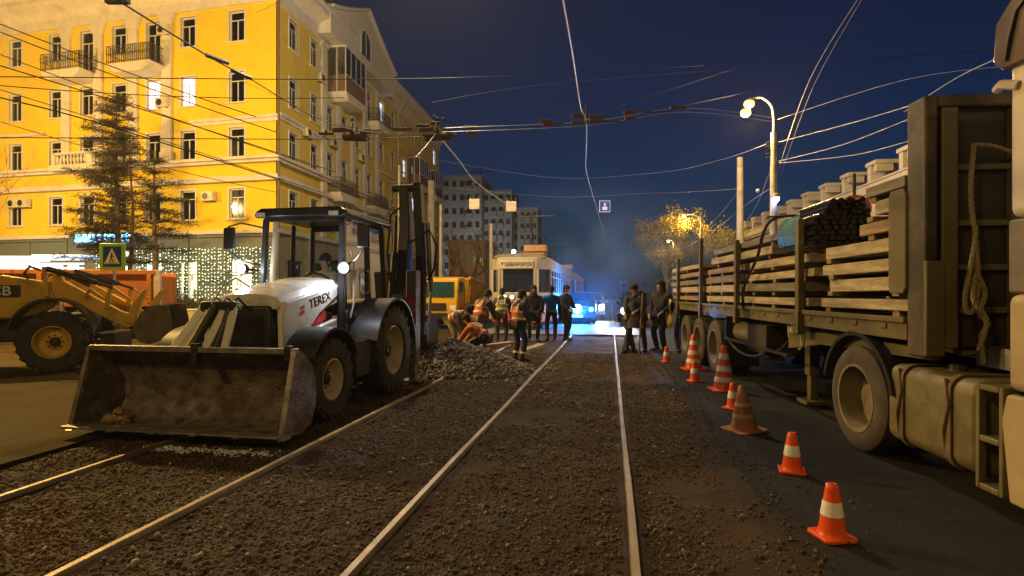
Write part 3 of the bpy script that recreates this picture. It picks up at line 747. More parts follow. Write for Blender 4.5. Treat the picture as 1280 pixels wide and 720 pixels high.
post((.66, 2.33, 1.12), (.62, 2.28, zt), .07, black); post((-.66, 2.33, 1.12), (-.62, 2.28, zt), .07, black)
m = MB(); m.bar((-.62, 1.0, zt), (.6, 1.0, zt), .07); m.bar((-.62, 2.28, zt), (.62, 2.28, zt), .07); m.bar((-.5, .98, 1.6), (.6, .98, 1.6), .06); m.build('cab_frame', black, bh)
rfm = MB(); rfm.prism([(-.70, 2.64), (-.72, 2.70), (-.6, 2.765), (.6, 2.765), (.72, 2.70), (.70, 2.64)], 'y', .86, 2.45); rfm.build('cab_roof', M('roof_black', (.018, .024, .02), .25, dirt=(.06, .05, .04), damt=.2), bh, bevel=.025, seg=3)
for s in (-1, 1):
    m = MB(); m.box(s*.56-.085, s*.56+.085, .80, .88, 2.62, 2.70); o = m.build('roof_lamp', black, bh, bevel=.012); MB().box(s*.56-.07, s*.56+.07, .79, .798, 2.632, 2.688).build('lens', M('lamp_lens', (.75, .75, .7), .15), o)
m = MB(); m.add([(-.46, .985, 1.63), (.56, .985, 1.63), (.54, 1.03, 2.6), (-.43, 1.03, 2.6)], [(0, 1, 2, 3)]); m.build('windscreen', glass, bh, smooth=False)
m = MB(); m.add([(.645, 1.04, 1.15), (.645, 1.68, 1.15), (.61, 1.68, 2.58), (.60, 1.05, 2.58)], [(0, 1, 2, 3)]); m.build('door_glass', glass, bh, smooth=False)
m = MB(); m.add([(.65, 1.76, 1.45), (.65, 2.28, 1.45), (.61, 2.25, 2.58), (.61, 1.76, 2.58)], [(0, 1, 2, 3)]); m.add([(-.65, 1.76, 1.45), (-.65, 2.28, 1.45), (-.61, 2.25, 2.58), (-.61, 1.76, 2.58)], [(0, 1, 2, 3)]); m.add([(-.645, 1.04, 1.15), (-.645, 1.68, 1.15), (-.61, 1.68, 2.58), (-.60, 1.05, 2.58)], [(0, 1, 2, 3)]); m.add([(-.6, 2.31, 1.45), (.6, 2.31, 1.45), (.58, 2.28, 2.58), (-.58, 2.28, 2.58)], [(0, 1, 2, 3)]); m.build('cab_window', glass, bh, smooth=False)
m = MB(); m.tube([(.66, 1.1, 1.2), (.70, 1.12, 1.4), (.70, 1.12, 2.0), (.66, 1.1, 2.15)], .014, 6); m.tube([(.66, 1.66, 1.55), (.71, 1.62, 1.6), (.71, 1.62, 1.85), (.66, 1.66, 1.9)], .014, 6); m.build('grab_handle', cream, bh)
m = MB(); m.box(-.26, .26, 1.75, 2.2, 1.2, 1.45); m.box(-.24, .24, 2.12, 2.25, 1.4, 2.1); m.build('seat', blacks, bh, bevel=.05, seg=3)
m = MB(); m.tube([(0, 1.2, 1.1), (0, 1.3, 1.62), (0, 1.38, 1.72)], .035, 8); pr = [(.19+.016*math.cos(a*math.pi/4), .016*math.sin(a*math.pi/4)) for a in range(8)]
m2 = MB(Matrix.Translation((0, 1.38, 1.74)) @ Matrix.Rotation(R(-35), 4, 'X')); m2.lathe(pr, (0, 0, 0), 'z', 24, closed=True); m2.box(-.18, .18, -.015, .015, -.01, .01); m.v += m2.v; nn = len(m.v)-len(m2.v); m.f += [tuple(i+nn for i in f) for f in m2.f]
m.build('steering_wheel', blacks, bh)
# work lights on side brackets
for s, x in ((-1, -.88), (1, .70)):
    m = MB(); m.lathe([(.03, .92), (.075, .90), (.085, .84), (.085, .80), (.07, .80)], (x, 0, 1.90), 'y', 16); m.tube([(x, .9, 1.9), (x*.8, .95, 1.88)], .02, 6)
    o = m.build('work_light', black, bh); m = MB(); m.lathe([(.001, .792), (.050, .794), (.055, .803)], (x, 0, 1.90), 'y', 16); m.build('lens', lampw, o)
    point('work_light_glow', (x, .70, 1.90), (.86, .92, 1), 14, .07, bh)
# mirrors
for s in (-1, 1):
    m = MB(); m.tube([(s*.64, .98, 2.5), (s*.86, .8, 2.55), (s*1.02, .75, 2.5), (s*1.03, .75, 2.2)], .014, 6); m.tube([(s*.66, .98, 1.95), (s*.9, .8, 2.02), (s*1.02, .75, 2.15)], .014, 6)
    o = m.build('mirror_arm', black, bh); MB().box(s*1.02-.09, s*1.02+.09, .735, .78, 2.17, 2.49).build('mirror', blacks, o, bevel=.02)
m = MB(); m.tube([(-.55, .9, 1.5), (-.5, .2, 1.75), (-.47, .0, 1.66)], .012, 6); m.tube([(-.75, .95, 1.85), (-.68, .3, 1.78), (-.52, -.1, 1.52)], .012, 6); m.build('handrail', steel, bh)
# fenders
for s in (-1, 1):
    oo = arc(1.82, .68, .80, 8, 165, 18); ii = arc(1.82, .68, .765, 8, 165, 18); m = MB()
    x0, x1 = (.60, 1.09) if s > 0 else (-1.09, -.60)
    m.prism(oo+ii[::-1], 'x', x0, x1); m.prism(ii+[(1.1, .9)], 'x', x0 if s > 0 else x1-.03, (x0+.03) if s > 0 else x1)
    m.build('rear_fender', blacks, bh, ang=40)
    oo = arc(0, .50, .64, 25, 150, 12); ii = arc(0, .50, .605, 25, 150, 12); m = MB(); m.prism(oo+ii[::-1], 'x', s*.64, s*1.04); m.bar((s*.6, .3, .7), (s*.7, .25, 1.08), .05); m.build('front_fender', blacks, bh, ang=40)
# loader arms, rams, centre linkage, bucket
for s in (-1, 1):
    m = MB(); m.prism([(.75, 1.0), (.75, 1.2), (.3, 1.12), (-.30, .62), (-.48, .46), (-.48, .34), (-.3, .48), (.3, .90)], 'x', s*.60-.04, s*.60+.04); m.build('loader_arm', white, bh, bevel=.012)
    m = MB(); m.cyl((s*.60, .5, .72), (s*.60, -.1, .62), .05); m.cyl((s*.60, -.1, .62), (s*.60, -.42, .52), .028); m.build('lift_ram', black, bh)
lk = MB(); lk.box(-.21, .22, -.78, -.66, 1.30, 1.46); lk.cyl((-.24, -.72, 1.38), (.25, -.72, 1.38), .045); link = lk.build('linkage_head', black, bh, bevel=.02)
for (x0, x1, y1, w_, mt) in ((-.17, -.40, -1.0, .095, white), (-.08, -.27, -1.02, .075, cream), (.1, .02, -1.02, .095, white), (.2, .26, -1.0, .09, white)):
    MB().bar((x0, -.74, 1.40), (x1, y1, .88), w_, .03, up=(0, 1, 0)).build('link_bar', mt, link, bevel=.006)
m = MB(); m.cyl((-.02, -.75, 1.42), (-.13, -1.0, .95), .05); m.cyl((.15, -.72, 1.42), (.12, -.95, .9), .042); m.build('tilt_ram', black, link)
m = MB()
for k_ in range(3): m.tube([(-.15+k_*.12, -.7, 1.38), (-.18+k_*.14, -.55, 1.5), (-.1+k_*.1, -.35, 1.35)], .014, 6)
m.build('hose', black, link)
# bucket: shell from an outer and inner profile
X0, X1 = -1.27, 1.14
po0 = [(-1.50, .10), (-1.0, .045), (-.76, .12), (-.62, .32), (-.62, .56), (-.76, .80), (-1.02, .955), (-1.16, 1.0)]
pi0 = [(-1.49, .125), (-1.0, .075), (-.79, .15), (-.655, .34), (-.655, .55), (-.79, .77), (-1.04, .92), (-1.15, .965)]
sq_ = lambda L: [(-1.50+(y+1.50)*.70, z) for y, z in L]
po = sq_(po0); pi_ = sq_(pi0)
m = MB(); m.prism(po+pi_[::-1], 'x', X0, X1); bk = m.build('bucket', wornsteel, bh, ang=50, loc=(0, .17, .055)); bk.scale = (1, 1, .91)
side0 = [(-1.50, .09), (-1.0, .035), (-.75, .11), (-.60, .32), (-.60, .57), (-.75, .82), (-1.0, .97), (-1.17, 1.01), (-1.30, .50)]
side = sq_(side0)
for x in (X0-.03, X1+.002): MB().prism(side, 'x', x, x+.028).build('bucket_side', wornsteel, bk, bevel=.004)
m = MB(); m.box(X0-.04, X1+.04, -1.60, -1.47, .098, .122)
m.build('cutting_edge', bluntsteel, bk, bevel=.004)
m = MB()
for i in range(6):
    x = X0+.1+i*.48; m.prism([(-1.63, .094), (-1.50, .09), (-1.48, .14)], 'x', x-.035, x+.035)
m.build('bucket_tooth', bluntsteel, bk)
m = MB(); m.box(X0-.035, X1+.035, -1.29, -1.21, .955, 1.02); m.build('bucket_rim', bluntsteel, bk, bevel=.006)
m = MB()
for x in (X0-.036, X1+.004): m.bar((x+.015, -1.50, .10), (x+.015, -1.28, 1.0), .05, .02, up=(0, 1, 0))
m.build('side_cutter', bluntsteel, bk)
m = MB(); m.box(-.02, .06, -1.305, -1.22, .84, 1.06); m.box(1.06, 1.12, -1.305, -1.22, .88, 1.05); m.build('wear_bracket', black, bk, bevel=.006)
m = MB()
for (x, y, z, r_) in ((-1.02, -1.28, .14, .09), (-.9, -1.25, .13, .07), (-1.1, -1.2, .13, .08), (-.98, -1.22, .22, .055)): m.sphere((x, y, z), r_, 8, (1, .8, .7))
m.v = [v+Vector((random.uniform(-.02, .02), random.uniform(-.02, .02), random.uniform(-.015, .015))) for v in m.v]; m.build('clay_lump', M('clay', (.30, .20, .11), .9, bump=.6, var=.3), bk)
# backhoe boom, dipper, stabilisers at the rear
m = MB(); m.box(-.95, .95, 2.75, 2.95, .45, .95); m.box(-.9, .9, 2.95, 3.05, .85, .97); m.build('backhoe_frame', black, bh, bevel=.02)
for s in (-1, 1):
    m = MB(); m.box(s*.93-.09, s*.93+.09, 2.78, 3.02, .35, 1.95); st = m.build('stabiliser', M('stabiliser_grey', (.16, .15, .14), .5, dirt=(.2, .15, .1)), bh, bevel=.015)
    m = MB(); m.box(s*.93-.06, s*.93+.06, 2.83, 2.97, .02, .40); m.box(s*.93-.17, s*.93+.17, 2.75, 3.05, .0, .05); m.build('stabiliser_foot', steel, st, bevel=.01)
    m = MB(); 
    for k_ in range(2): m.box(s*.93-.094, s*.93+.094, 2.772, 2.778, 1.1+k_*.26, 1.22+k_*.26); 
    m.build('warning_stripe', redp, st)
    m = MB(); m.box(s*.93-.092, s*.93+.092, 2.77, 2.776, .86, 1.02); m.build('warning_plate', M('plate_white', (.75, .73, .7), .5), st)
m = MB(); m.prism([(3.05, .75), (3.05, 1.15), (3.35, 1.85), (3.5, 2.75), (3.45, 3.52), (3.62, 3.55), (3.80, 2.8), (3.72, 1.9), (3.4, .95), (3.3, .7)], 'x', .42, .62)
bm_ = m.build('boom', black, bh, bevel=.02)
m = MB(); m.cyl((.36, 3.2, 1.2), (.36, 3.45, 2.3), .055); m.cyl((.36, 3.45, 2.3), (.36, 3.5, 3.0), .03); m.cyl((.30, 3.54, 3.52), (.78, 3.54, 3.52), .07); m.build('boom_ram', darkmetal, bm_)
m = MB(); m.prism([(3.48, 3.62), (3.66, 3.6), (3.9, 2.4), (3.85, .75), (3.72, .75), (3.68, 2.3)], 'x', .68, .84); dp = m.build('dipper', black, bh, bevel=.02)
m = MB(); m.cyl((.90, 3.75, 2.9), (.90, 3.95, 1.6), .05); m.cyl((.90, 3.95, 1.6), (.88, 3.85, 1.0), .028); m.build('dipper_ram', steel, dp)
m = MB(); m.prism([(3.75, 1.1), (4.1, 1.2), (4.45, 1.05), (4.6, .75), (4.55, .5), (4.3, .35), (4.0, .40), (3.85, .6)], 'x', .30, .85); m.build('digging_bucket', black, dp, bevel=.02)
m = MB(); m.tube([(.6, 3.6, 2.5), (.95, 3.7, 2.75), (1.08, 3.75, 2.45), (1.02, 3.75, 2.0), (.88, 3.8, 1.8)], .022, 6); m.tube([(.4, 3.3, 1.9), (.15, 3.1, 1.9), (.12, 3.0, 1.4), (.3, 3.1, 1.1)], .02, 6); m.tube([(.6, 3.55, 3.3), (.3, 3.4, 3.0), (.28, 3.3, 2.3), (.4, 3.2, 1.6)], .02, 6); m.build('hose', rubber, bh)

# ============================================================ yellow wheel loader at the left edge
jl = W(-8.75, 10.3)
jb = thing('wheel_loader', 'dusty yellow wheel loader with dark bucket, parked in front of the orange dump truck', 'wheel loader', jl, YAW+R(20))
wheel(jb, (0, .27, .57), .58, .46, yellowm, .31, axis='y', side=-1, lugs=22, lugh=.03, hub=True)
wheel(jb, (0, 1.85, .57), .58, .46, yellowm, .31, axis='y', side=1, lugs=22, lugh=.03)
wheel(jb, (-2.6, .27, .62), .66, .48, yellowm, .34, axis='y', side=-1, lugs=22); wheel(jb, (-2.6, 1.85, .62), .66, .48, yellowm, .34, axis='y', side=1, lugs=22)
m = MB(); m.box(-3.4, .4, .62, 1.65, .55, 1.1); m.build('chassis', black, jb, bevel=.03)
m = MB(); m.prism([(-3.6, 1.05), (-3.6, 1.75), (-.98, 1.85), (-.15, 1.72), (-.02, 1.3), (-.3, 1.12), (-.7, 1.02)], 'y', .32, .52); m.box(-3.6, -.5, .52, 1.9, 1.0, 1.75); bdy = m.build('body', yellowm, jb, bevel=.03)
m = MB(); m.box(-4.9, -3.1, .4, 1.9, 1.75, 3.0); m.build('cab', glassd, jb, bevel=.06)
MB().box(-1.42, -.66, .300, .316, 1.43, 1.66).build('name_plate', blacks, bdy, bevel=.004)
text('JCB', .25, M('decal_white', (.75, .73, .68), .4), 'lettering', bdy, (-1.04, .296, 1.545), (R(90), 0, 0), .003, bold=.004, sx=1.2)
for y in (.42, 1.72):
    m = MB(); m.prism([(-.22, 1.30), (-.22, 1.78), (.02, 1.92), (.10, 1.75), (1.2, 1.14), (1.52, 1.06), (1.48, .86), (1.3, .80), (.55, 1.18), (.05, 1.36)], 'y', y-.06, y+.06); arm = m.build('loader_arm', yellowm, jb, bevel=.015)
    m = MB(); m.bar((-.22, y-.13, 2.02), (-.18, y-.13, 1.45), .09, .06); m.bar((1.0, y-.1, 1.62), (.92, y-.1, 1.2), .09, .05); m.bar((1.05, y-.12, 1.62), (1.4, y-.12, 1.38), .06, .04); m.bar((.62, y-.1, 1.6), (.5, y-.1, 1.42), .08, .04); m.bar((.6, y-.1, 1.6), (.85, y-.1, 1.42), .06, .04)
    m.prism([(1.72, 1.60), (1.64, 1.58), (1.42, 1.3), (1.28, .92), (1.46, .88), (1.56, 1.2)], 'y', y-.1, y+.08); m.build('bell_crank', yellowm, arm, bevel=.01)
    m = MB(); m.cyl((-.16, y-.16, 1.98), (.75, y-.16, 1.72), .055); m.cyl((.7, y-.16, 1.73), (1.05, y-.16, 1.62), .028); m.cyl((.0, y-.1, 1.95), (.6, y-.1, 1.66), .04); m.build('hydraulic_ram', black, arm)
    m = MB(); m.tube([(-.3, y-.1, 1.95), (-.5, y-.1, 2.02), (-.6, y-.08, 1.9), (-.55, y, 1.75)], .025, 6); m.tube([(.1, y-.2, 1.9), (.5, y-.22, 1.86), (.8, y-.2, 1.72)], .018, 6); m.build('hose', rubber, arm)
m = MB(); m.prism([(1.62, .70), (1.46, .92), (1.62, 1.30), (1.80, 1.48), (2.05, 1.52), (2.30, 1.50), (2.38, 1.1), (2.36, .82), (2.15, .72), (1.85, .64)], 'y', -.12, -.09); m.prism([(1.62, .70), (1.46, .92), (1.62, 1.30), (1.80, 1.48), (2.05, 1.52), (2.30, 1.50), (2.38, 1.1), (2.36, .82), (2.15, .72), (1.85, .64)], 'y', 1.96, 1.99)
m.prism([(1.62, .70), (1.46, .92), (1.62, 1.30), (1.80, 1.48), (2.05, 1.52), (2.03, 1.48), (1.83, 1.44), (1.66, 1.28), (1.52, .93), (1.66, .75), (1.85, .70), (2.15, .76), (2.36, .84), (2.38, .80), (2.15, .72), (1.85, .64)], 'y', -.09, 1.96)
m.build('bucket', M('rusty_bucket', (.13, .10, .055), .7, .2, var=.35, scale=4, bump=.3, dirt=(.20, .12, .05), damt=.5), jb, bevel=.006)
ff = arc(0, .62, .80, 20, 165, 16); gg = arc(0, .62, .76, 20, 165, 16); m = MB(); m.prism(ff+gg[::-1], 'y', -.0, .5); m.build('fender', black, jb)
m = MB(); m.box(.55, 1.0, .6, 1.7, .35, .7); m.box(.7, .9, .3, .34, .45, .6); m.build('front_axle', darkmetal, jb, bevel=.02)

for ch in jb.children:
    if not ch.name.startswith('wheel'): ch.scale = (.87, 1, 1)
    if ch.name.startswith('bucket'): ch.scale = (.74, .76, .90); ch.location = (.24, .10, -.09)
# ============================================================ orange tipper bed truck behind it
od = thing('dump_truck', 'orange dump truck with long ribbed tipper body standing behind the yellow loader', 'dump truck', W(-11.75, 18), YAW+R(13))
# local x: right end = 0, body extends to -x ; y away
m = MB(); t = .06
m.box(-6.6, -.08, 0, t, 1.12, 2.24); m.box(-6.6, -.08, 2.0-t, 2.0, 1.12, 2.24); m.box(-.08-t, -.08, t, 2.0-t, 1.12, 2.1); m.box(-6.6, -6.6+t, t, 2.0-t, 1.12, 2.3); m.box(-6.54, -.14, t, 2.0-t, 1.12, 1.2)
bed = m.build('tipper_body', orangem, od, bevel=.01)
m = MB(); m.box(-6.65, -.03, -.06, .0-.003, 2.12, 2.27); m.box(-6.65, -.03, -.05, -.003, 1.08, 1.2)
for i in range(6): m.box(-1.73-i*1.55+1.45, -1.6-i*1.55+1.45, -.06, -.002, 1.2, 2.12) if -1.73-i*1.55+1.45 > -6.6 else None
m.build('side_rib', orangem, bed, bevel=.012)
m = MB(); m.box(-.08, .12, -.05, .08, 1.1, 2.28); m.build('tailgate_post', M('pale_post', (.5, .45, .38), .6), bed, bevel=.015)
m = MB(); m.box(-8.5, -.3, .7, 1.7, .75, 1.08); m.build('chassis', black, od)
for x in (-1.35, -2.7, -7.4):
    for y, s in ((.28, -1), (1.75, 1)): wheel(od, (x, y, .5), .5, .34, M('rim_dusty', (.4, .36, .3), .6), .27, axis='y', side=s, lugs=24, lugh=.015)
m = MB(); m.prism([(-8.9, .7), (-8.9, 1.5), (-8.7, 2.7), (-7.0, 2.75), (-6.85, 1.2), (-6.85, .75)], 'y', .0, 2.0); cbb = m.build('cab', orangem, od, bevel=.05); MB().box(-8.5, -7.1, -.012, .0-.002, 1.65, 2.5).build('cab_window', glassd, cbb)

# ============================================================ small yellow dump truck by the tram
yd = thing('dump_truck', 'small yellow dump truck parked between the black digger boom and the tram', 'dump truck', (-7.35, 22.2, 0), R(1.5))
yb = M('truck_yellow', (.75, .43, .03), .4, var=.08, dirt=(.3, .18, .05), damt=.3, coat=.3)
m = MB(); m.prism([(0, .55), (-.05, 1.25), (.12, 2.15), (1.25, 2.25), (1.3, .55)], 'x', -1.0, 1.0); cbx = m.build('cab', yb, yd, bevel=.06, seg=3)
m = MB(); m.add([(-.85, -.045, 1.35), (.85, -.045, 1.35), (.82, .085, 2.0), (-.82, .085, 2.0)], [(0, 1, 2, 3)]); m.T = Matrix.Identity(4); g_ = m.build('windscreen', M('teal_glass', (.02, .06, .07), .08, spec=.8), cbx, smooth=False, loc=(0, -.02, 0))
m = MB(); m.box(1.003, 1.012, .25, 1.1, 1.35, 2.0); m.build('door_window', glassd, cbx)
m = MB(); m.box(-1.0, 1.0, -.14, 0, .42, .68); m.build('bumper', blacks, cbx, bevel=.02)
m = MB(); m.box(-.5, .5, -.052, -.03, .78, 1.1); m.build('radiator_grille', blacks, cbx)
for s in (-1, 1): MB().box(s*.8-.13, s*.8+.13, -.065, -.03, .78, .98).build('headlight', M('lamp_lens', (.7, .7, .7), .1), cbx, bevel=.02)
m = MB(); m.box(-.4, .4, .3, 4.8, .6, .85); m.build('chassis', black, yd)
m = MB(); m.add([(-1.05, 1.45, 1.05), (1.05, 1.45, 1.05), (1.05, 4.9, 1.05), (-1.05, 4.9, 1.05), (-1.15, 1.4, 2.2), (1.15, 1.4, 2.2), (1.15, 5.1, 2.0), (-1.15, 5.1, 2.0)], [(0, 3, 2, 1), (0, 1, 5, 4), (1, 2, 6, 5), (2, 3, 7, 6), (3, 0, 4, 7), (4, 5, 6, 7)])
tb_ = m.build('tipper_body', yb, yd, bevel=.02)
m = MB()
for i in range(6): y = 1.6+i*.62; m.bar((1.07, y, 1.08), (1.18, y, 2.12-.03*i), .1, .08, up=(1, 0, 0))
m.bar((1.19, 1.4, 2.2), (1.19, 5.1, 2.0), .1, .12); m.build('side_rib', yb, tb_, bevel=.01)
for y in (.55, 3.9):
    for s in (-1, 1): wheel(yd, (s*.88, y, .45), .45, .28, M('rim_dusty', (.4, .36, .3), .6), .24, side=s, lugs=22, lugh=.012)

# ============================================================ trams
tcream = M('tram_cream', (.62, .56, .47), .4, var=.06, scale=1.2, dirt=(.35, .3, .24), dscale=1, damt=.3, coat=.2)
tred = M('tram_red', (.55, .07, .05), .4, var=.1, scale=1.5, dirt=(.25, .1, .08), damt=.35)
tglass = M('tram_glass', (.02, .03, .055), .1, var=.4, scale=.9, spec=.8)
def tram(y0, ln, name, label, board=True):
    t = thing(name, label, 'tram', (-3.72, y0, 0), 0, 'trams standing one behind another')
    hw = 1.25
    out = [(-hw, .75), (-.78, 0), (.78, 0), (hw, .75), (hw, ln), (-hw, ln)]
    def band(z0, z1, mat, nm, off=0, bev=.02):
        m = MB(); o_ = [(-hw-off, .75), (-.78-off*.5, -off), (.78+off*.5, -off), (hw+off, .75), (hw+off, ln), (-hw-off, ln)]
        m.prism(o_, 'z', z0, z1); return m.build(nm, mat, t, bevel=bev)
    sk = band(.30, 1.15, tred, 'lower_body', 0); up = band(1.153, 1.55, tcream, 'upper_body')
    band(1.553, 2.5, tglass, 'window_band', -.03, .0); top = band(2.503, 2.98, tcream, 'roof_band')
    m = MB(); m.prism([(-1.12, 2.98), (-1.0, 3.1), (-.5, 3.18), (.5, 3.18), (1.0, 3.1), (1.12, 2.98)], 'y', .25, ln-.2); m.build('roof', M('tram_roof', (.3, .27, .22), .7), t)
    m = MB()
    for x in (-.80, -.68): m.box(x-.05, x+.05, -.012, .06, 1.5, 2.52)
    for x in (.80, .68): m.box(x-.05, x+.05, -.012, .06, 1.5, 2.52)
    for s in (-1, 1):
        m.bar((s*.80, .03, 1.5), (s*.80, .03, 2.52), .1); m.bar((s*1.24, .73, 1.5), (s*1.24, .73, 2.52), .11)
        y = 1.0
        while y < ln: m.box(s*1.215-.04, s*1.215+.045, y, y+.16, 1.55, 2.505); y += 1.08
        m.box(s*1.20-.045, s*1.20+.055, .8, ln, 2.2, 2.24)
    m.build('window_pillar', tcream, t, bevel=.008)
    if board:
        MB().box(-.72, .62, -.05, -.004, 2.53, 2.86).build('route_board', M('board_cream', (.72, .68, .56), .6), t, bevel=.01)
        text('* ХАБАРОВСК', .21, M('board_ink', (.08, .08, .09), .6), 'lettering', t, (-.05, -.056, 2.69), (R(90), 0, 0), .003, bold=.003, sx=.9)
        m = MB(); m.tube([(-.3, -.06, 1.62), (-.1, -.06, 2.2)], .012, 5); m.tube([(.4, -.06, 1.62), (.5, -.06, 2.15)], .012, 5); m.build('wiper', black, t)
        for x in (.28, .55): 
            o = MB().lathe([(.09, -.06), (.1, -.01)], (x, 0, 1.36), 'y', 14).build('headlight', blacks, t); MB().lathe([(.001, -.066), (.08, -.064)], (x, 0, 1.36), 'y', 14).build('lens', EM('tram_lamp', (1, .97, .9), 26), o)
        for x in (-.55, -.25): 
            o = MB().lathe([(.09, -.06), (.1, -.01)], (x, 0, 1.36), 'y', 14).build('headlight', blacks, t); MB().lathe([(.001, -.066), (.08, -.064)], (x, 0, 1.36), 'y', 14).build('lens', EM('tram_lamp_dim', (1, .95, .85), 4), o)
        MB().box(-.3, .25, -.02, -.003, .85, 1.08).build('number_plate', M('plate_pale', (.6, .45, .35), .6), t)
    m = MB(); m.box(-1.05, 1.05, .1, .4, .18, .34); m.box(-.9, .9, 1.6, 3.4, .15, .45); m.box(-.9, .9, ln-3.6, ln-1.8, .15, .45); m.build('bogie', black, t)
    for y in (2.0, 3.1, ln-3.1, ln-2.0):
        for s in (-1, 1): MB().lathe([(.001, -.05), (.33, -.05), (.33, .05), (.001, .05)], (s*.76, y, .33), 'x', 20).build('wheel', steel, t)
    # pantograph
    m = MB(); m.box(-.1, .9, 1.4, 2.6, 3.2, 3.28); m.box(.0, .95, 1.5, 2.2, 3.34, 3.62); m.build('roof_box', M('roofbox_orange', (.5, .26, .1), .6), t, bevel=.01)
    m = MB()
    for x in (.15, .75):
        m.tube([(x, 2.5, 3.3), (x-.05, 3.6, 4.0), (x, 2.6, 5.0)], .03, 6)
    m.tube([(-.35, 2.6, 5.02), (1.2, 2.6, 5.02)], .035, 6); m.build('pantograph', darkmetal, t)
    m = MB(); m.sphere((-.28, .5, 3.26), .09, 10); m.build('roof_lamp', EM('tram_roof_lamp', (1, .96, .9), 14), t)
    return t
tr = tram(22.0, 13.5, 'tram', 'cream and red tram with route board and two lit headlights, nearest of the two trams')
tr2 = tram(38.5, 13.5, 'tram', 'second tram, half hidden behind the first one and washed by blue light', board=False)

# ============================================================ cars with headlights
def car(x, y, rz, paint, label, kind='car', lamp=(.85, .92, 1), power=500, lights=(1, 1), van=False, es=260):
    c = thing('parked_car' if not van else 'emergency_van', label, kind, (x, y, 0), rz)
    # facing -Y; length 4.3
    H = 1.55 if not van else 2.2
    if van: prof = [(0, .35), (0, .95), (.35, 1.15), (.95, 2.0), (1.3, 2.15), (4.6, 2.15), (4.75, 1.9), (4.75, .35)]
    else: prof = [(0, .32), (-.02, .72), (.12, .9), (1.0, 1.02), (1.75, 1.5), (2.2, 1.58), (3.3, 1.55), (3.95, 1.1), (4.35, 1.0), (4.38, .35)]
    hw = .86
    m = MB(); n = len(prof)
    vs = []
    for xx, inset in ((-hw, 0), (-hw+.001, 0), (hw-.001, 0), (hw, 0)):
        for (py, pz) in prof:
            k_ = max(0, (pz-1.0))*.28
            vs.append((xx*(1-k_), py, pz))
    fs = [tuple(range(n)), tuple(range(4*n-1, 3*n-1, -1))]
    for r_ in range(3):
        for i in range(n): fs.append((r_*n+i, (r_+1)*n+i, (r_+1)*n+(i+1) % n, r_*n+(i+1) % n))
    m.add(vs, fs); b = m.build('body', paint, c, bevel=.05, seg=3)
    m = MB()
    if van: m.add([(-.66, .42, 1.24), (.66, .42, 1.24), (.6, .90, 1.9), (-.6, .90, 1.9)], [(0, 1, 2, 3)])
    else: m.add([(-.66, 1.06, 1.10), (.66, 1.06, 1.10), (.58, 1.68, 1.475), (-.58, 1.68, 1.475)], [(0, 1, 2, 3)])
    m.build('windscreen', glassd, b, smooth=False, loc=(0, -.03, .03))
    m = MB(); zt_ = .8
    for s in (-1, 1): m.add([(s*.865, 1.5, 1.05), (s*.865, 3.6, 1.05), (s*.78, 3.2, 1.46), (s*.78, 1.9, 1.46)], [(0, 1, 2, 3)])
    m.build('side_window', glassd, b, smooth=False)
    m = MB(); m.box(-.45, .45, -.06, -.02, .45, .72); m.build('grille', blacks, b, bevel=.01)
    MB().box(-.26, .26, -.085, -.063, .36, .47).build('number_plate', M('plate_white', (.75, .73, .7), .5), b)
    for s in (-1, 1): MB().box(s*.98-.09, s*.98+.09, 1.2, 1.3, .98, 1.12).build('mirror', paint, b, bevel=.02)
    for s, on in ((-1, lights[0]), (1, lights[1])):
        o = MB().box(s*.66-.16, s*.66+.16, -.04, .1, .64, .82).build('headlight', blacks, b, bevel=.03)
        MB().lathe([(.001, -.052), (.125, -.05), (.13, -.03)], (s*.66, 0, .73), 'y', 14).build('lens', EM('headlight_on', lamp, es) if on else M('lamp_lens', (.7, .7, .7), .1), o)
        if on:
            p = spot('headlight_beam', (s*.66, -.12, .75), (s*.5, -9, .35), lamp, power, 75, .07, .8, c)
    for yy in (.8, 3.45):
        for s in (-1, 1): wheel(c, (s*.76, yy, .32), .32, .21, steel, .2, side=s, lugs=0, hub=False)
    return c
car(-1.15, 31.0, R(1), M('silver_paint', (.35, .37, .42), .3, .5), 'silver car with dazzling headlights behind the car with the blue strobe', 'car', lights=(1, 1), power=380, es=320)
car(1.25, 24.5, R(-3), M('dark_car_paint', (.03, .035, .05), .25, .3, coat=.4), 'dark car with one bright headlight behind the man with the long bar', 'car', lights=(1, 0), power=200, es=300)
ev = car(-1.57, 26.6, R(1), M('patrol_teal', (.03, .05, .06), .3), 'dark teal patrol car with a blazing blue strobe lamp in its grille', 'patrol car', lights=(0, 0), power=700)
bl_ = MB().box(-.14, .14, -.16, -.07, .66, .86).build('strobe_lamp', blacks, ev, bevel=.02); MB().lathe([(.001, -.19), (.19, -.185), (.20, -.165)], (0, 0, .76), 'y', 16).build('lens', EM('blue_strobe', (.02, .30, 1), 500), bl_)
point('blue_strobe_glow', (0, -1.0, .85), (.03, .28, 1), BLUEP, .1, ev)
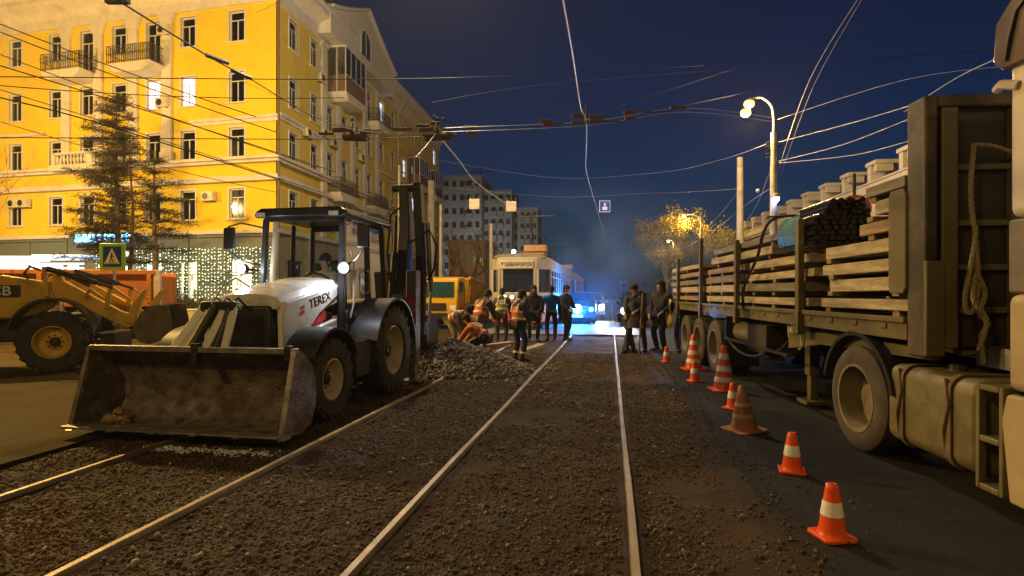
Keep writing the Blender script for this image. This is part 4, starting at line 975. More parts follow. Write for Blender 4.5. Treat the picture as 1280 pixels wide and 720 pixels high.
# ============================================================ truck tractor and flatbed trailer
TO = (2.30, 5.73, 0); TR = R(4.46)
TM = Matrix.Translation(TO) @ Matrix.Rotation(TR, 4, 'Z')
tt = thing('truck_tractor', 'white-cabbed truck tractor with dusty strapped fuel tank and metal steps, pulling the loaded trailer', 'truck', TO, TR)
rimd = M('dusty_rim', (.26, .21, .14), .6, .3, var=.2, scale=5, dirt=(.2, .15, .09))
trub = M('dusty_tyre', (.075, .062, .048), .85, var=.25, scale=6, bump=.2, dirt=(.07, .06, .05), dscale=4, damt=.5)
def twheel(parent, x, y, r=.5, wd=.29, side=-1, deep=True):
    m = MB(); h = wd/2; s = side
    m.lathe([(.31, -h*.95), (.36, -h), (r*.8, -h*1.04), (r*.93, -h*.9), (r-.008, -h*.75), (r-.008, -h*.35), (r-.022, -h*.33), (r-.022, -h*.25), (r-.006, -h*.23), (r-.006, h*.23), (r-.022, h*.25), (r-.022, h*.33), (r-.008, h*.35), (r-.008, h*.75), (r*.93, h*.9), (r*.8, h*1.04), (.36, h), (.31, h*.95)], (0, 0, 0), 'x', 40, closed=True)
    o = m.build('wheel', trub, parent, loc=(x, y, r), ang=30)
    m = MB(); dz = -.35 if deep else .5
    m.lathe([(.325, h*s), (.30, h*.98*s), (.285, h*.6*s), (.275, h*dz*s), (.15, h*(dz-.1)*s), (.13, h*(dz+.45)*s), (.001, h*(dz+.5)*s), (.001, -h*.95*s), (.325, -h*.95*s)], (0, 0, 0), 'x', 32, closed=True)
    for i in range(10):
        a = 2*math.pi*i/10; m.cyl((h*(dz-.1)*s, .2*math.cos(a), .2*math.sin(a)), (h*(dz+.15)*s, .2*math.cos(a), .2*math.sin(a)), .014, 6)
    m.build('rim', rimd, o, ang=30)
    return o
for x, s in ((.15, -1), (.47, 1), (2.03, -1), (2.35, 1)): twheel(tt, x, 0, side=s)
m = MB(); m.box(.75, .95, -4.2, 1.1, .62, .92); m.box(1.55, 1.75, -4.2, 1.1, .62, .92); m.box(.5, 2.0, -.12, .12, .42, .6); m.box(.95, 1.55, -.45, .5, .93, 1.03); m.build('chassis', black, tt, bevel=.01)
oo = arc(0, .5, .64, 12, 168, 16); ii = arc(0, .5, .60, 12, 168, 16)
m = MB(); m.prism(oo+ii[::-1], 'x', .0, .64); m.prism(oo+ii[::-1], 'x', 1.86, 2.5); m.build('mudguard', blacks, tt, ang=40)
# fuel tank: rounded box section extruded along y
def rrect(x0, x1, z0, z1, r, n=5):
    pts = []
    for cx, cz, a in ((x1-r, z1-r, 0), (x0+r, z1-r, 90), (x0+r, z0+r, 180), (x1-r, z0+r, 270)):
        for i in range(n+1): t = R(a+90*i/n); pts.append((cx+r*math.cos(t), cz+r*math.sin(t)))
    return pts
m = MB(); m.prism(rrect(.03, .66, .24, .90, .11), 'y', -1.52, -.50); ft = m.build('fuel_tank', tankm, tt, bevel=.045, seg=3, ang=40)
for y in (-1.28, -.72):
    a = rrect(.012, .678, .222, .918, .12); b = rrect(.026, .664, .236, .904, .11)
    m = MB(); n = len(a)
    for i in range(n): j = (i+1) % n; m.prism([a[i], a[j], b[j], b[i]], 'y', y-.028, y+.028)
    m.tube([(.03, y+.04, .3), (.0, y+.03, .5), (.005, y-.02, .7), (.02, y+.03, .88)], .012, 6)
    m.build('tank_strap', M('strap_brown', (.16, .11, .06), .7, dirt=(.08, .06, .04)), ft)
m = MB(); m.lathe([(.001, .95), (.06, .95), (.065, .89), (.07, .88)], (.3, -.95, 0), 'z', 16); m.build('fuel_cap', black, ft)
# steps behind the cab door
m = MB()
for y in (-1.60, -1.80): m.box(.0, .05, y, y+.035, .20, .90)
for z in (.20, .52, .86): m.box(.0, .24, -1.765, -1.60, z, z+.04)
m.build('step_frame', tankm, tt, bevel=.008); m = MB().box(.22, .26, -1.8, -1.56, .2, .9).box(.02, .25, -1.76, -1.61, .205, .21); m.build('step_box', M('step_dark', (.12, .09, .05), .7), tt)
# cab
lowc = M('cab_lower_cream', (.44, .36, .21), .45, var=.08, dirt=(.4, .31, .2), damt=.4)
m = MB(); m.box(-.02, 2.52, -4.3, -1.86, 1.96, 3.05); m.box(.05, 2.45, -4.25, -2.02, 3.05, 3.35); cb_ = m.build('cab', cabw, tt, bevel=.06, seg=3)
m = MB(); m.box(-.01, 2.51, -4.29, -1.85, 1.50, 1.958); m.build('cab_middle', M('cab_grey', (.13, .12, .11), .5, dirt=(.25, .2, .14)), cb_, bevel=.02)
m = MB(); m.box(-.03, .5, -4.3, -1.86, .90, 1.50); m.box(2.0, 2.53, -4.3, -1.86, .90, 1.50); m.build('cab_lower', lowc, cb_, bevel=.06, seg=3)
m = MB(); m.prism([(-4.3, .16), (-4.3, .87), (-1.84, .87), (-1.80, .70), (-1.86, .2)], 'x', -.01, .06); m.prism([(-4.3, .16), (-4.3, .87), (-1.84, .87), (-1.80, .70), (-1.86, .2)], 'x', 2.44, 2.51); m.build('side_skirt', lowc, cb_, bevel=.015)
m = MB(); m.box(-.012, -.002, -3.5, -2.4, 2.1, 2.9); m.build('door_window', glassd, cb_)
m = MB(); m.box(-.04, -.005, -2.25, -2.2, 1.6, 2.9); m.build('grab_handle', black, cb_)
m = MB(); m.box(.1, 2.4, -4.32, -4.301, 2.05, 2.95); m.build('windscreen', glassd, cb_)
# wind deflector fin with dark glossy plastic, bent edge
m = MB(); m.prism([(-4.2, 2.72), (-2.6, 2.84), (-1.86, 2.88), (-1.78, 2.96), (-1.80, 3.20), (-1.95, 3.32), (-2.4, 3.5), (-4.2, 3.6)], 'x', -.05, .02)
df = m.build('wind_deflector', M('deflector_plum', (.06, .045, .08), .25, coat=.4), cb_, bevel=.02, seg=3)
m = MB(); m.tube([(-.055, -1.90, 2.93), (-.06, -1.93, 3.05), (-.055, -1.98, 3.2), (-.055, -2.3, 3.4)], .012, 6); m.build('crease', MATS['deflector_plum'], df)
m = MB(); m.tube([(-.02, -1.95, 2.76), (-.05, -1.86, 2.80), (-.03, -1.80, 2.79)], .03, 8); m.build('bracket', cabw, cb_)
m = MB(); m.tube([(.3, -1.97, 1.4), (.35, -1.6, 1.1), (.6, -1.2, 1.05), (.9, -1.0, 1.2)], .02, 6); m.tube([(.4, -1.97, 1.5), (.5, -1.6, 1.25), (.7, -1.3, 1.1), (1.0, -1.05, 1.25)], .016, 6); m.build('air_hose', M('hose_red', (.25, .03, .03), .5), cb_)
m = MB(); m.box(.1, .62, -.45, .62, 1.12, 1.14); m.box(.4, .7, -1.5, -1.0, .95, 1.1); m.build('catwalk', steel, tt)

fl = thing('flatbed_trailer', 'khaki flatbed semi-trailer with high front bulkhead and side stakes, loaded with timber', 'trailer', TO, TR)
m = MB(); m.box(.0, .08, -.82, 9.9, 1.12, 1.30); m.box(2.42, 2.5, -.82, 9.9, 1.12, 1.30); m.box(-.025, .0-.001, -.82, 9.9, 1.26, 1.31); m.box(.08, 2.42, 9.82, 9.9, 1.12, 1.30)
for i in range(22): m.box(-.012, -.001, -.55+i*.48, -.45+i*.48, 1.20, 1.25)
m.build('side_rail', olive, fl, bevel=.008)
m = MB(); m.box(.083, 2.417, -.82, 9.815, 1.24, 1.298); m.build('deck', M('deck_wood', (.16, .12, .08), .85, bump=.3, dirt=(.08, .06, .04)), fl)
m = MB()
for x in (.8, 1.62): m.prism([(-1.0, 1.04), (-1.0, 1.235), (9.8, 1.235), (9.8, .95), (2.6, .85), (1.6, 1.04)], 'x', x, x+.08)
for i in range(18): m.box(.085, 2.41, -.6+i*.6, -.54+i*.6, 1.14, 1.232)
m.box(.3, 2.2, -1.0, 1.4, 1.03, 1.06)
m.build('frame', olive, fl)
# front bulkhead
m = MB(); m.box(.10, 2.40, -.98, -.92, 1.08, 2.98); blk = m.build('bulkhead', khakid, fl, bevel=.01)
m = MB()
for x in (.0, 2.40): m.box(x, x+.10, -1.05, -.82, 1.0, 3.03)
m.box(.10, 2.40, -1.05, -.985, 2.93, 3.03); 
m.build('bulkhead_frame', M('bulkhead_brown', (.032, .028, .023), .55, var=.2, dirt=(.2, .15, .1)), blk, bevel=.02)
m = MB(); m.prism([(-.84, 1.55), (-.80, 1.50), (-.62, 1.50), (-.60, 1.56), (-.60, 2.30), (-.63, 2.36), (-.80, 2.36), (-.84, 2.31)], 'x', -.02, .03); 
cv = m.build('corner_plate', olive, blk, bevel=.01)
m = MB(); m.box(.105, .22, -1.08, -1.052, 1.08, 2.92); m.box(-.015, .12, -1.09, -1.052, 1.02, 1.75); m.build('corner_post', olive, blk, bevel=.01)
m = MB()
for z in (1.35, 1.68, 2.02, 2.45): m.box(.23, 2.39, -1.03, -.985, z, z+.045)
for x in (.62, 1.0, 1.4, 1.8): m.box(x, x+.05, -1.045, -.986, 1.1, 2.92)
m.build('bulkhead_ladder', olive, blk, bevel=.005)
m = MB(); m.prism([(-1.0, 1.06), (-1.0, .98), (.9, .93), (1.8, .80), (1.8, 1.0), (.9, 1.06)], 'x', .10, .16); m.prism([(-1.0, 1.06), (-1.0, .98), (.9, .93), (1.8, .80), (1.8, 1.0), (.9, 1.06)], 'x', 2.34, 2.4); m.build('gooseneck_side', olive, fl)
for k_, (y, zt_) in enumerate(((1.17, 2.37), (3.55, 2.36), (5.9, 2.62), (8.2, 2.36))):
    for x in (-.055, 2.485):
        m = MB(); m.box(x, x+.07, y-.05, y+.05, 1.02, zt_); m.box(x-.012, x, y-.065, y+.065, 1.03, 1.30); m.build('stake', olive, fl, bevel=.008)
for y in (5.15, 6.4, 7.65):
    for x, s in ((.16, -1), (.48, 1), (2.02, -1), (2.34, 1)): twheel(fl, x, y, side=s)
    m = MB(); m.box(.5, 2.0, y-.08, y+.08, .42, .58); m.build('axle', black, fl)
m = MB()
for y in (4.42, 8.4): m.box(.05, .62, y, y+.02, .22, 1.1); m.box(1.9, 2.45, y, y+.02, .22, 1.1)
m.build('mud_flap', black, fl)
for x in (.42, 1.95):
    m = MB(); m.box(x, x+.13, 1.95, 2.10, .42, 1.12); m.box(x+.02, x+.11, 1.97, 2.08, .10, .42); m.box(x-.07, x+.2, 1.88, 2.18, .05, .10); m.bar((x+.06, 2.1, .9), (x+.06, 2.8, 1.12), .05); m.build('landing_leg', olive, fl, bevel=.01)
m = MB(); m.box(.06, .5, 2.5, 3.3, .62, 1.05); m.build('tool_box', khakid, fl, bevel=.02)
m = MB(); m.cyl((.3, 3.5, .85), (.3, 4.3, .85), .17, 20); m.build('air_tank', olive, fl, bevel=.02)
m = MB(); m.tube(sag((.05, 2.5, .65), (.05, 4.4, .75), .16, 8), .022, 6); m.tube(sag((.15, 1.9, .9), (.25, 3.5, .8), .2, 8), .015, 6); m.bar((.03, 1.6, .72), (.03, 4.4, .72), .05, .03); m.build('under_cable', darkmetal, fl)
m = MB(); 
for k_ in range(9): m.tube(sag((.1+.02*k_, 1.3+.08*k_, 1.1), (.1+.02*k_, 1.45+.1*k_, 1.1), .25+.03*(k_ % 3), 5), .012, 5)
m.build('chain', steel, fl)
m = MB(); m.box(.1, .5, 9.9, 9.93, 1.13, 1.27); m.box(2.0, 2.4, 9.9, 9.93, 1.13, 1.27); m.build('tail_lamp', redp, fl)
# yellow tarpaulin hung at the rear corner
m = MB(); vs = []; nn_ = 12
for i in range(nn_+1):
    for j in range(7):
        vs.append((-.10-.05*math.sin(i*1.3+j)-.06*j/6, 8.6+i*.11, 1.34-.12*j+.03*math.sin(i*.9)))
m.add(vs, [(i*7+j, i*7+j+1, i*7+j+8, i*7+j+7) for i in range(nn_) for j in range(6)])
o = m.build('tarpaulin', M('tarp_yellow', (.5, .38, .06), .6), None, ang=80); o.matrix_world = TM; s_ = o.modifiers.new('s', 'SOLIDIFY'); s_.thickness = .01
tag(o, 'crumpled yellow tarpaulin draped over the rear corner of the flatbed trailer', 'tarpaulin')
# rope on the bulkhead
def onT(x, y, z): return TM @ Vector((x, y, z))
ropem = M('hemp_rope', (.42, .34, .20), .9, var=.25, scale=60, bump=.8)
def rope(pts, r=.016, twist=44):
    m = MB(); P_ = []
    # resample
    tot = []
    for i in range(len(pts)-1):
        a, b = Vector(pts[i]), Vector(pts[i+1]); n = max(2, int((b-a).length/.018))
        for k_ in range(n): tot.append(a.lerp(b, k_/n))
    tot.append(Vector(pts[-1]))
    for st_ in range(3):
        pp = []; L = 0
        for i, p in enumerate(tot):
            if i: L += (p-tot[i-1]).length
            d = (tot[min(i+1, len(tot)-1)]-tot[max(i-1, 0)]).normalized(); u = d.cross(Vector((.3, 1, .2))).normalized(); v = d.cross(u)
            a = L*twist+st_*2.094; pp.append(p+(u*math.cos(a)+v*math.sin(a))*r*.55)
        m.tube(pp, r*.62, 6)
    return m
def smoothp(pts, n=6):
    out = []
    P_ = [Vector(p) for p in pts]
    for i in range(len(P_)-1):
        p0 = P_[max(i-1, 0)]; p1 = P_[i]; p2 = P_[i+1]; p3 = P_[min(i+2, len(P_)-1)]
        for k_ in range(n):
            t = k_/n; out.append(.5*((2*p1)+(-p0+p2)*t+(2*p0-5*p1+4*p2-p3)*t*t+(-p0+3*p1-3*p2+p3)*t**3))
    out.append(P_[-1]); return out
rt = thing('rope', 'thick twisted rope hanging in a knotted loop down the front bulkhead of the trailer', 'rope', onT(.3, -1.15, 1.1), TR)
Ti = (Matrix.Translation(onT(.3, -1.15, 1.1)) @ Matrix.Rotation(TR, 4, 'Z')).inverted() @ TM
m = rope(smoothp([(.30, -1.12, 2.62), (.27, -1.13, 2.3), (.28, -1.14, 2.05), (.29, -1.15, 1.95), (.25, -1.16, 1.7), (.21, -1.16, 1.48), (.22, -1.17, 1.36), (.27, -1.17, 1.40), (.30, -1.16, 1.6), (.29, -1.15, 1.9)])); m.v = [Ti @ v for v in m.v]; m.build('loop', ropem, rt)
m = rope(smoothp([(.29, -1.18, 1.62), (.34, -1.17, 1.5), (.30, -1.18, 1.35), (.36, -1.17, 1.28), (.31, -1.18, 1.18), (.33, -1.17, .98)])); m2 = rope(smoothp([(.30, -1.14, 1.66), (.24, -1.2, 1.45), (.33, -1.2, 1.3), (.29, -1.18, 1.08)]))
m.v = [Ti @ v for v in m.v]; m.build('knot', ropem, rt); m2.v = [Ti @ v for v in m2.v]; m2.build('tail', ropem, rt)
m = rope(smoothp([(.30, -1.10, 2.62), (.45, -1.12, 2.60), (.8, -1.12, 2.45), (1.3, -1.12, 2.35), (2.0, -1.1, 2.5)]), .014); m.v = [Ti @ v for v in m.v]; m.build('upper_rope', ropem, rt)
# ---- the load
ST = (9, .9, 9)
timb = [M('timber_pale', (.42, .35, .23), .8, var=.35, scale=2.5, bump=.5, stretch=ST, dirt=(.3, .22, .13), dscale=2, damt=.4), M('timber_warm', (.29, .20, .11), .8, var=.4, scale=2.5, bump=.5, stretch=ST, dirt=(.24, .16, .09), damt=.4), M('timber_grey', (.20, .18, .15), .85, var=.35, scale=2.5, bump=.5, stretch=ST, dirt=(.2, .18, .15), damt=.4)]
ordn = ['bottom', 'second', 'third', 'fourth', 'fifth', 'sixth', 'topmost']
bays = [('front stack beside the bulkhead', 7, lambda k: (-.78+random.uniform(0, .05), (.72 if k < 4 else -.1)+random.uniform(-.06, .05)), 'front'),
        ('middle stack between the first two stakes', 4, lambda k: (.95+random.uniform(-.12, .1), 3.35+random.uniform(-.1, .1)), 'middle'),
        ('long stack behind the second stake', 6, lambda k: (3.45+random.uniform(-.1, .1) if k < 4 else 1.95+random.uniform(-.1, .1), 5.75+random.uniform(-.15, .15) if k < 4 else 5.3+random.uniform(-.2, .2)), 'rear'),
        ('rearmost stack over the trailer wheels', 5, lambda k: (5.95+random.uniform(-.1, .1), 9.3+random.uniform(-.3, .3)), 'tail')]
for bname, nl, yr, gname in bays:
    for k_ in range(nl):
        zz = 1.302+.172*k_
        if gname == 'front' and k_ >= 4: xs0 = .04
        nx = 4; 
        for i in range(nx):
            y0, y1 = yr(k_); x0 = .03+i*.60+random.uniform(0, .04); wd = .52+random.uniform(-.03, .03); hh = .118+random.uniform(-.03, .01); y0 += random.uniform(-.06, .22)*(gname != 'front'); y1 -= random.uniform(-.12, .3)*(gname != 'front' or k_ > 3)*.6
            if i == 0: x0 = .02+random.uniform(0, .06)
            m = MB(); L = y1-y0; m.box(0, wd, 0, L, 0, hh)
            o = m.build('wooden_plank', timb[(k_*2+i+len(gname)) % 3 if random.random() < .6 else 0], None, bevel=.008)
            o.matrix_world = TM @ Matrix.Translation((x0, y0, zz+.052)) @ Matrix.Rotation(R(random.uniform(-.7, .7)), 4, 'Z') @ Matrix.Rotation(R(random.uniform(-.25, .25)), 4, 'X')
            tag(o, f'sawn timber plank in the {ordn[k_] if k_ < nl-1 else "topmost"} layer of the {bname}', 'plank', f'timber planks of the {bname}')
        for y in ([yr(k_)[0]+.12, yr(k_)[1]-.15] if gname == 'front' else [yr(k_)[0]+.3, (yr(k_)[0]+yr(k_)[1])/2, yr(k_)[1]-.3]):
            m = MB(); m.box(0, 2.3, 0, .10, 0, .048); o = m.build('spacer_batten', timb[1], None, bevel=.004); o.matrix_world = TM @ Matrix.Translation((.06, y, zz+.002))
            tag(o, f'small cross batten under the {ordn[k_] if k_ < nl-1 else "topmost"} layer of the {bname}', 'batten', f'battens of the {bname}')
# black pipes
pipem = M('black_pipe', (.012, .012, .013), .22, var=.3, spec=.7)
p0 = None; rP = .034; cntp = 0
zb = 1.302+.172*4+.05
for row in range(9):
    zz = zb+rP+row*rP*1.74
    for i in range(11):
        x = .02+rP+i*rP*2.02+(rP if row % 2 else 0)
        if x > .74: continue
        if row >= 5 and (x < .06*(row-4)+.02 or x > .74-.05*(row-4)): continue
        yo = random.uniform(-.05, .05)
        if p0 is None:
            m = MB(); m.tube([(0, 0, 0), (0, .85, 0)], rP*.97, 12, caps=False); m.lathe([(rP*.97, 0), (rP*.72, -.003), (rP*.70, .1), (.001, .1)][:], (0, 0, 0), 'y', 12)
            p0 = m.build('black_pipe', pipem, None); tag(p0, 'glossy black pipe end in the bundle lying on the timber near the second stake', 'pipe', 'bundle of black pipes on the load'); o = p0
        else: o = dup(p0)
        o.matrix_world = TM @ Matrix.Translation((x, .93+yo, zz)); cntp += 1
m = MB(); rr_ = []
for a in range(0, 7): rr_.append((-.0-.012-.03*math.sin(a*.7), zb+.05+.055*a))
m.prism([(p[0], p[1]) for p in rr_]+[(.02, zb+.40), (.0, zb+.05)], 'y', 1.25, 1.80)
o = m.build('plastic_film', M('blue_film', (.08, .22, .28), .15, var=.4, scale=12, bump=.6), None, ang=60); o.matrix_world = TM
tag(o, 'shiny blue plastic film wrapped round the side of the black pipe bundle', 'plastic wrap')
# ratchet strap
m = MB(); pts = [onT(-.02, 4.9, 1.2), onT(-.05, 4.4, 1.7), onT(-.04, 2.2, 2.42), onT(1.2, 2.0, 2.46), onT(2.5, 2.2, 2.4), onT(2.53, 4.5, 1.2)]
m.tube(smoothp([onT(-.03, 3.2, 1.28), onT(-.06, 3.05, 1.6), onT(-.06, 2.5, 2.0), onT(-.03, 2.0, 2.48), onT(.6, 1.95, 2.5)]), .022, 4); 
o = m.build('ratchet_strap', black, None); tag(o, 'black lashing strap running diagonally over the timber in the middle of the trailer', 'strap')

# ============================================================ traffic cones
co_o = M('cone_orange', (.85, .10, .015), .4, var=.12, scale=9, dirt=(.30, .07, .03), dscale=7, damt=.32); co_w = M('cone_white', (.82, .84, .90), .45, var=.1, dirt=(.42, .40, .38), dscale=9, damt=.3)
co_d = M('cone_dirty', (.42, .17, .07), .7, var=.3, scale=5, dirt=(.22, .15, .09), dscale=5, damt=.6); co_dw = M('cone_dirty_white', (.42, .38, .32), .7, var=.25, dirt=(.25, .18, .12), dscale=5, damt=.5)
def cone(px, py, H, stripes, label, dirty=False, rb=None, z0=0.0, lean=0, rz=0):
    p = G(px, py, z0); c = thing('traffic_cone', label, 'traffic cone', p, rz, 'traffic cones along the edge of the tram bed')
    c.rotation_euler = (0, lean, rz)
    rb = rb or H*.235; rtp = .10*H if H < .5 else .05*H*1.1
    bw = rb*1.32; om, wm = (co_d, co_dw) if dirty else (co_o, co_w)
    m = MB()
    b = [(-bw, -bw*.82), (-bw*.82, -bw), (bw*.82, -bw), (bw, -bw*.82), (bw, bw*.82), (bw*.82, bw), (-bw*.82, bw), (-bw, bw*.82)]
    m.prism(b, 'z', .004, .026); m.build('base', om, c, bevel=.005)
    rf = lambda z: rb+(rtp-rb)*(z-.03)/(H-.03)
    pr = [(rb*1.1, .024), (rb*1.02, .034)]+[(rf(z), z) for z in [.05+(H-.06)*i/10 for i in range(11)]]+[(rtp*.7, H), (rtp*.6, H-.02), (.001, H-.05)]
    m = MB(); m.lathe(pr, (0, 0, 0), 'z', 32); bd = m.build('body', om, c, ang=50)
    for a, b_ in stripes:
        m = MB(); z0_, z1_ = a*H, b_*H; m.lathe([(rf(z0_)+.0015, z0_), (rf(z0_)+.003, z0_+.003), (rf(z1_)+.003, z1_-.003), (rf(z1_)+.0015, z1_)], (0, 0, 0), 'z', 32); m.build('reflective_band', wm, bd)
    return c
S1 = [(.42, .68)]; S3 = [(.20, .31), (.43, .55), (.70, .82)]
cone(1040, 672, .335, S1, 'small orange cone with one white band, standing alone on dark asphalt before the truck steps', rz=.3)
cone(990, 590, .335, S1, 'small orange cone with one white band standing beside the big dusty truck wheel', rz=-.2)
cone(930, 538, .50, [(.30, .38), (.55, .62)], 'grimy tall cone with faded bands, leaning slightly on the edge of the gravel', dirty=True, rb=.14, lean=R(-4), rz=.5)
cone(916, 511, .34, S1, 'small orange cone half hidden behind the grimy cone', rz=.8)
cone(905, 488, .70, S3, 'tall orange cone with three white bands standing alone behind the grimy cone', rz=.1)
cone(868, 477, .34, S1, 'small orange cone standing in front of a tall cone by the rear trailer wheels', rz=.4)
cone(867, 462, .70, S3, 'tall banded cone right beside the rear trailer wheel, behind a small cone', rz=.2)
cone(833, 453, .345, S1, 'small orange cone at the feet of the man in the dark hooded coat', rz=.2)

# ============================================================ poles, lamps
def lamp_pole(name, label, px, top_y, d, arm, heads, on=True, rp=.15, power=900, concrete_top=None, col=(1, .56, .15)):
    p = P(px, 367, d); x, y = p.x, p.y; ztop = HC-(top_y-367)/F*d
    t = thing(name, label, 'street lamp', (x, y, 0)); t['group'] = 'street lamps'
    m = MB(); m.tube([(0, 0, 0), (0, 0, ztop-1.3)], [rp, rp*.72], 14); pl = m.build('pole', concrete, t)
    ax, ay = arm
    m = MB(); m.tube(smoothp([(0, 0, ztop-1.5), (0, 0, ztop-.7), (ax*.12, ay*.12, ztop-.25), (ax*.5, ay*.5, ztop+.02), (ax, ay, ztop)]), .045, 8); m.build('arm', galv, t)
    for k_, (hx, hz) in enumerate(heads):
        m = MB(); m.lathe([(.02, .10), (.13, .06), (.15, 0), (.13, -.02)], (ax+hx, ay, ztop+hz), 'z', 14); hd = m.build('lamp_head', galv, t)
        m = MB(); m.sphere((ax+hx, ay, ztop+hz-.08), .19, 12, (1, 1, .8)); m.build('bulb', EM('sodium_bulb', (1, .38, .06), 4) if col[1] < .7 else EM('white_bulb', (.75, .85, 1), 60), hd)
        point('street_light', (ax+hx, ay, ztop+hz-.32), col, power, .14, t)
    return t, pl
s1, pl1 = lamp_pole('street_lamp', 'tall concrete street lamp with curved arm and two orange heads near the white-roofed hall', 967, 122, 20, (-.85, 0), ((0, -.1), (-.12, -.42)), power=800)
m = MB(); m.box(-.22, .22, -.2, .2, 4.3, 4.34)
for k_ in range(5): m.tube([(-.26, 0, 6.5+k_*.14), (-.10, 0, 6.5+k_*.14)], .03, 6)
m.tube([(-.3, 0, 6.9), (.3, 0, 6.9)], .03, 6); m.build('insulator_bracket', darkmetal, pl1)
m = MB(); m.lathe([(.001, 5.15), (.15, 5.1), (.16, 4.98), (.001, 4.96)], (0, -.25, 0), 'z', 12); fl_ = m.build('floodlight', galv, pl1); MB().sphere((0, -.27, 4.93), .12, 10).build('bulb', EM('blue_white_bulb', (.35, .42, 1), 26), fl_)
MB().sphere((-.55, 0, 5.3), .07, 10).build('camera_dome', M('dome_white', (.7, .7, .7), .3), pl1)
point('pole_floodlight', onT(0, 0, 0), (.4, .45, 1), 0.01, .1) if False else None
lamp_pole('street_lamp', 'farther street lamp with orange head shining over the bare yellow-lit trees', 876, 268, 47, (-1.4, 0), ((0, 0),), power=800)
lamp_pole('street_lamp', 'distant street lamp glowing inside the crown of the lit bare tree', 842, 300, 62, (-.6, 0), ((0, 0),), power=800)
# lamps of the same street standing beyond the frame, behind the camera and along the cross street; one added for the far flats
def offlamp(x, y, z, label, ax, power, col=(1, .60, .17), both=False):
    t = thing('street_lamp', label, 'street lamp', (x, y, 0)); t['group'] = 'street lamps'
    m = MB(); m.tube([(0, 0, 0), (0, 0, z-.8)], [.15, .1], 12); m.build('pole', concrete, t)
    m = MB(); m.tube(smoothp([(0, 0, z-.9), (0, 0, z-.3), (ax*.3, 0, z+.05), (ax, 0, z)]), .045, 8); m.build('arm', galv, t)
    m = MB(); m.lathe([(.02, .10), (.13, .06), (.15, 0), (.13, -.02)], (ax, 0, z), 'z', 14); hd = m.build('lamp_head', galv, t)
    MB().sphere((ax, 0, z-.07), .13, 12, (1, 1, .8)).build('bulb', MATS['sodium_bulb'], hd)
    point('street_light', (ax, 0, z-.32), col, power, .14, t)
offlamp(7.4, -7.5, 9.0, 'street lamp on the right kerb behind the camera', -2.2, OFF[0], (1, .64, .20))
offlamp(-8.3, -6.0, 9.0, 'street lamp on the left verge behind the camera', 1.4, OFF[1], (1, .64, .20))
offlamp(-19.5, 12.0, 9.5, 'street lamp across the sandy road, left of the loader', 1.5, OFF[2])
offlamp(-25, 100, 7.2, 'added street lamp hidden behind the low ochre house to light the far flats', 1.0, 1800, (.95, .95, 1))  # added lamp, kept out of sight, only brightens the far flats
offlamp(-36, 14.0, 9.5, 'street lamp far down the cross street', 1.5, OFF[3])
t = thing('hanging_street_lamp', 'street lamp slung from the span wires high over the middle of the street', 'street lamp', (-6, 18, 14.5)); t['group'] = 'street lamps'
m = MB(); m.lathe([(.02, .16), (.16, .08), (.22, 0), (.2, -.03)], (0, 0, 0), 'z', 16); hd = m.build('lamp_head', galv, t); MB().sphere((0, 0, -.06), .16, 12, (1, 1, .7)).build('bulb', EM('warm_bulb', (1, .75, .45), 60), hd)
m = MB(); m.tube(sag((-13.2, 9, 2.5), (0, 0, .16), .2), .01, 5); m.tube(sag((0, 0, .16), (12.5, 3, 1.5), .2), .01, 5); m.build('span_wire', darkmetal, t)
point('street_light', (0, 0, -.4), (1, .80, .52), OFF[4], .18, t)
# plain pole right
p = P(925, 367, 25); o = MB().tube([(0, 0, 0), (0, 0, 7.75)], [.17, .13], 14).build('concrete_pole', concrete, None, loc=(p.x, p.y, 0)); tag(o, 'plain pale concrete pole without lamp, rising behind the stacked planks', 'pole')
p = P(539, 367, 44); o = MB().tube([(0, 0, 0), (0, 0, 10.6)], [.34, .27], 14).build('concrete_pole', concrete, None, loc=(p.x, p.y, 0)); tag(o, 'thick pale pole at the far corner of the yellow building carrying the overhead wires', 'pole')
p = P(551, 367, 36)
tp = thing('wire_pole', 'slender overhead wire pole with tangle of insulators at the end of the yellow building', 'pole', (p.x, p.y, 0))
MB().tube([(0, 0, 0), (0, 0, 7.4)], [.14, .09], 10).build('pole', concrete, tp)
p = P(499, 367, 31)
op = thing('lamp_post', 'ornate dark post with round brackets standing before the yellow facade', 'post', (p.x, p.y, 0))
m = MB(); m.tube([(0, 0, 0), (0, 0, 8.8)], [.13, .07], 10); m.build('pole', M('post_grey', (.3, .27, .2), .6), op)
m = MB()
for (dx, z, r_) in ((-.35, 7.6, .3), (.35, 7.2, .3), (-.3, 6.6, .28), (.1, 8.2, .25)):
    m.tube([(dx+r_*math.cos(a*math.pi/8), 0, z+r_*math.sin(a*math.pi/8)) for a in range(17)], .035, 6)
m.box(-.5, .5, -.04, .04, 7.85, 7.92); m.box(-.5, .5, -.04, .04, 6.9, 6.97); m.build('bracket', iron, op)
p = P(614, 367, 32); o = MB().tube([(0, 0, 0), (0, 0, 5.6)], [.13, .10], 10).build('concrete_pole', concrete, None, loc=(p.x, p.y, 0)); tag(o, 'short pale pole close beside the front tram', 'pole')

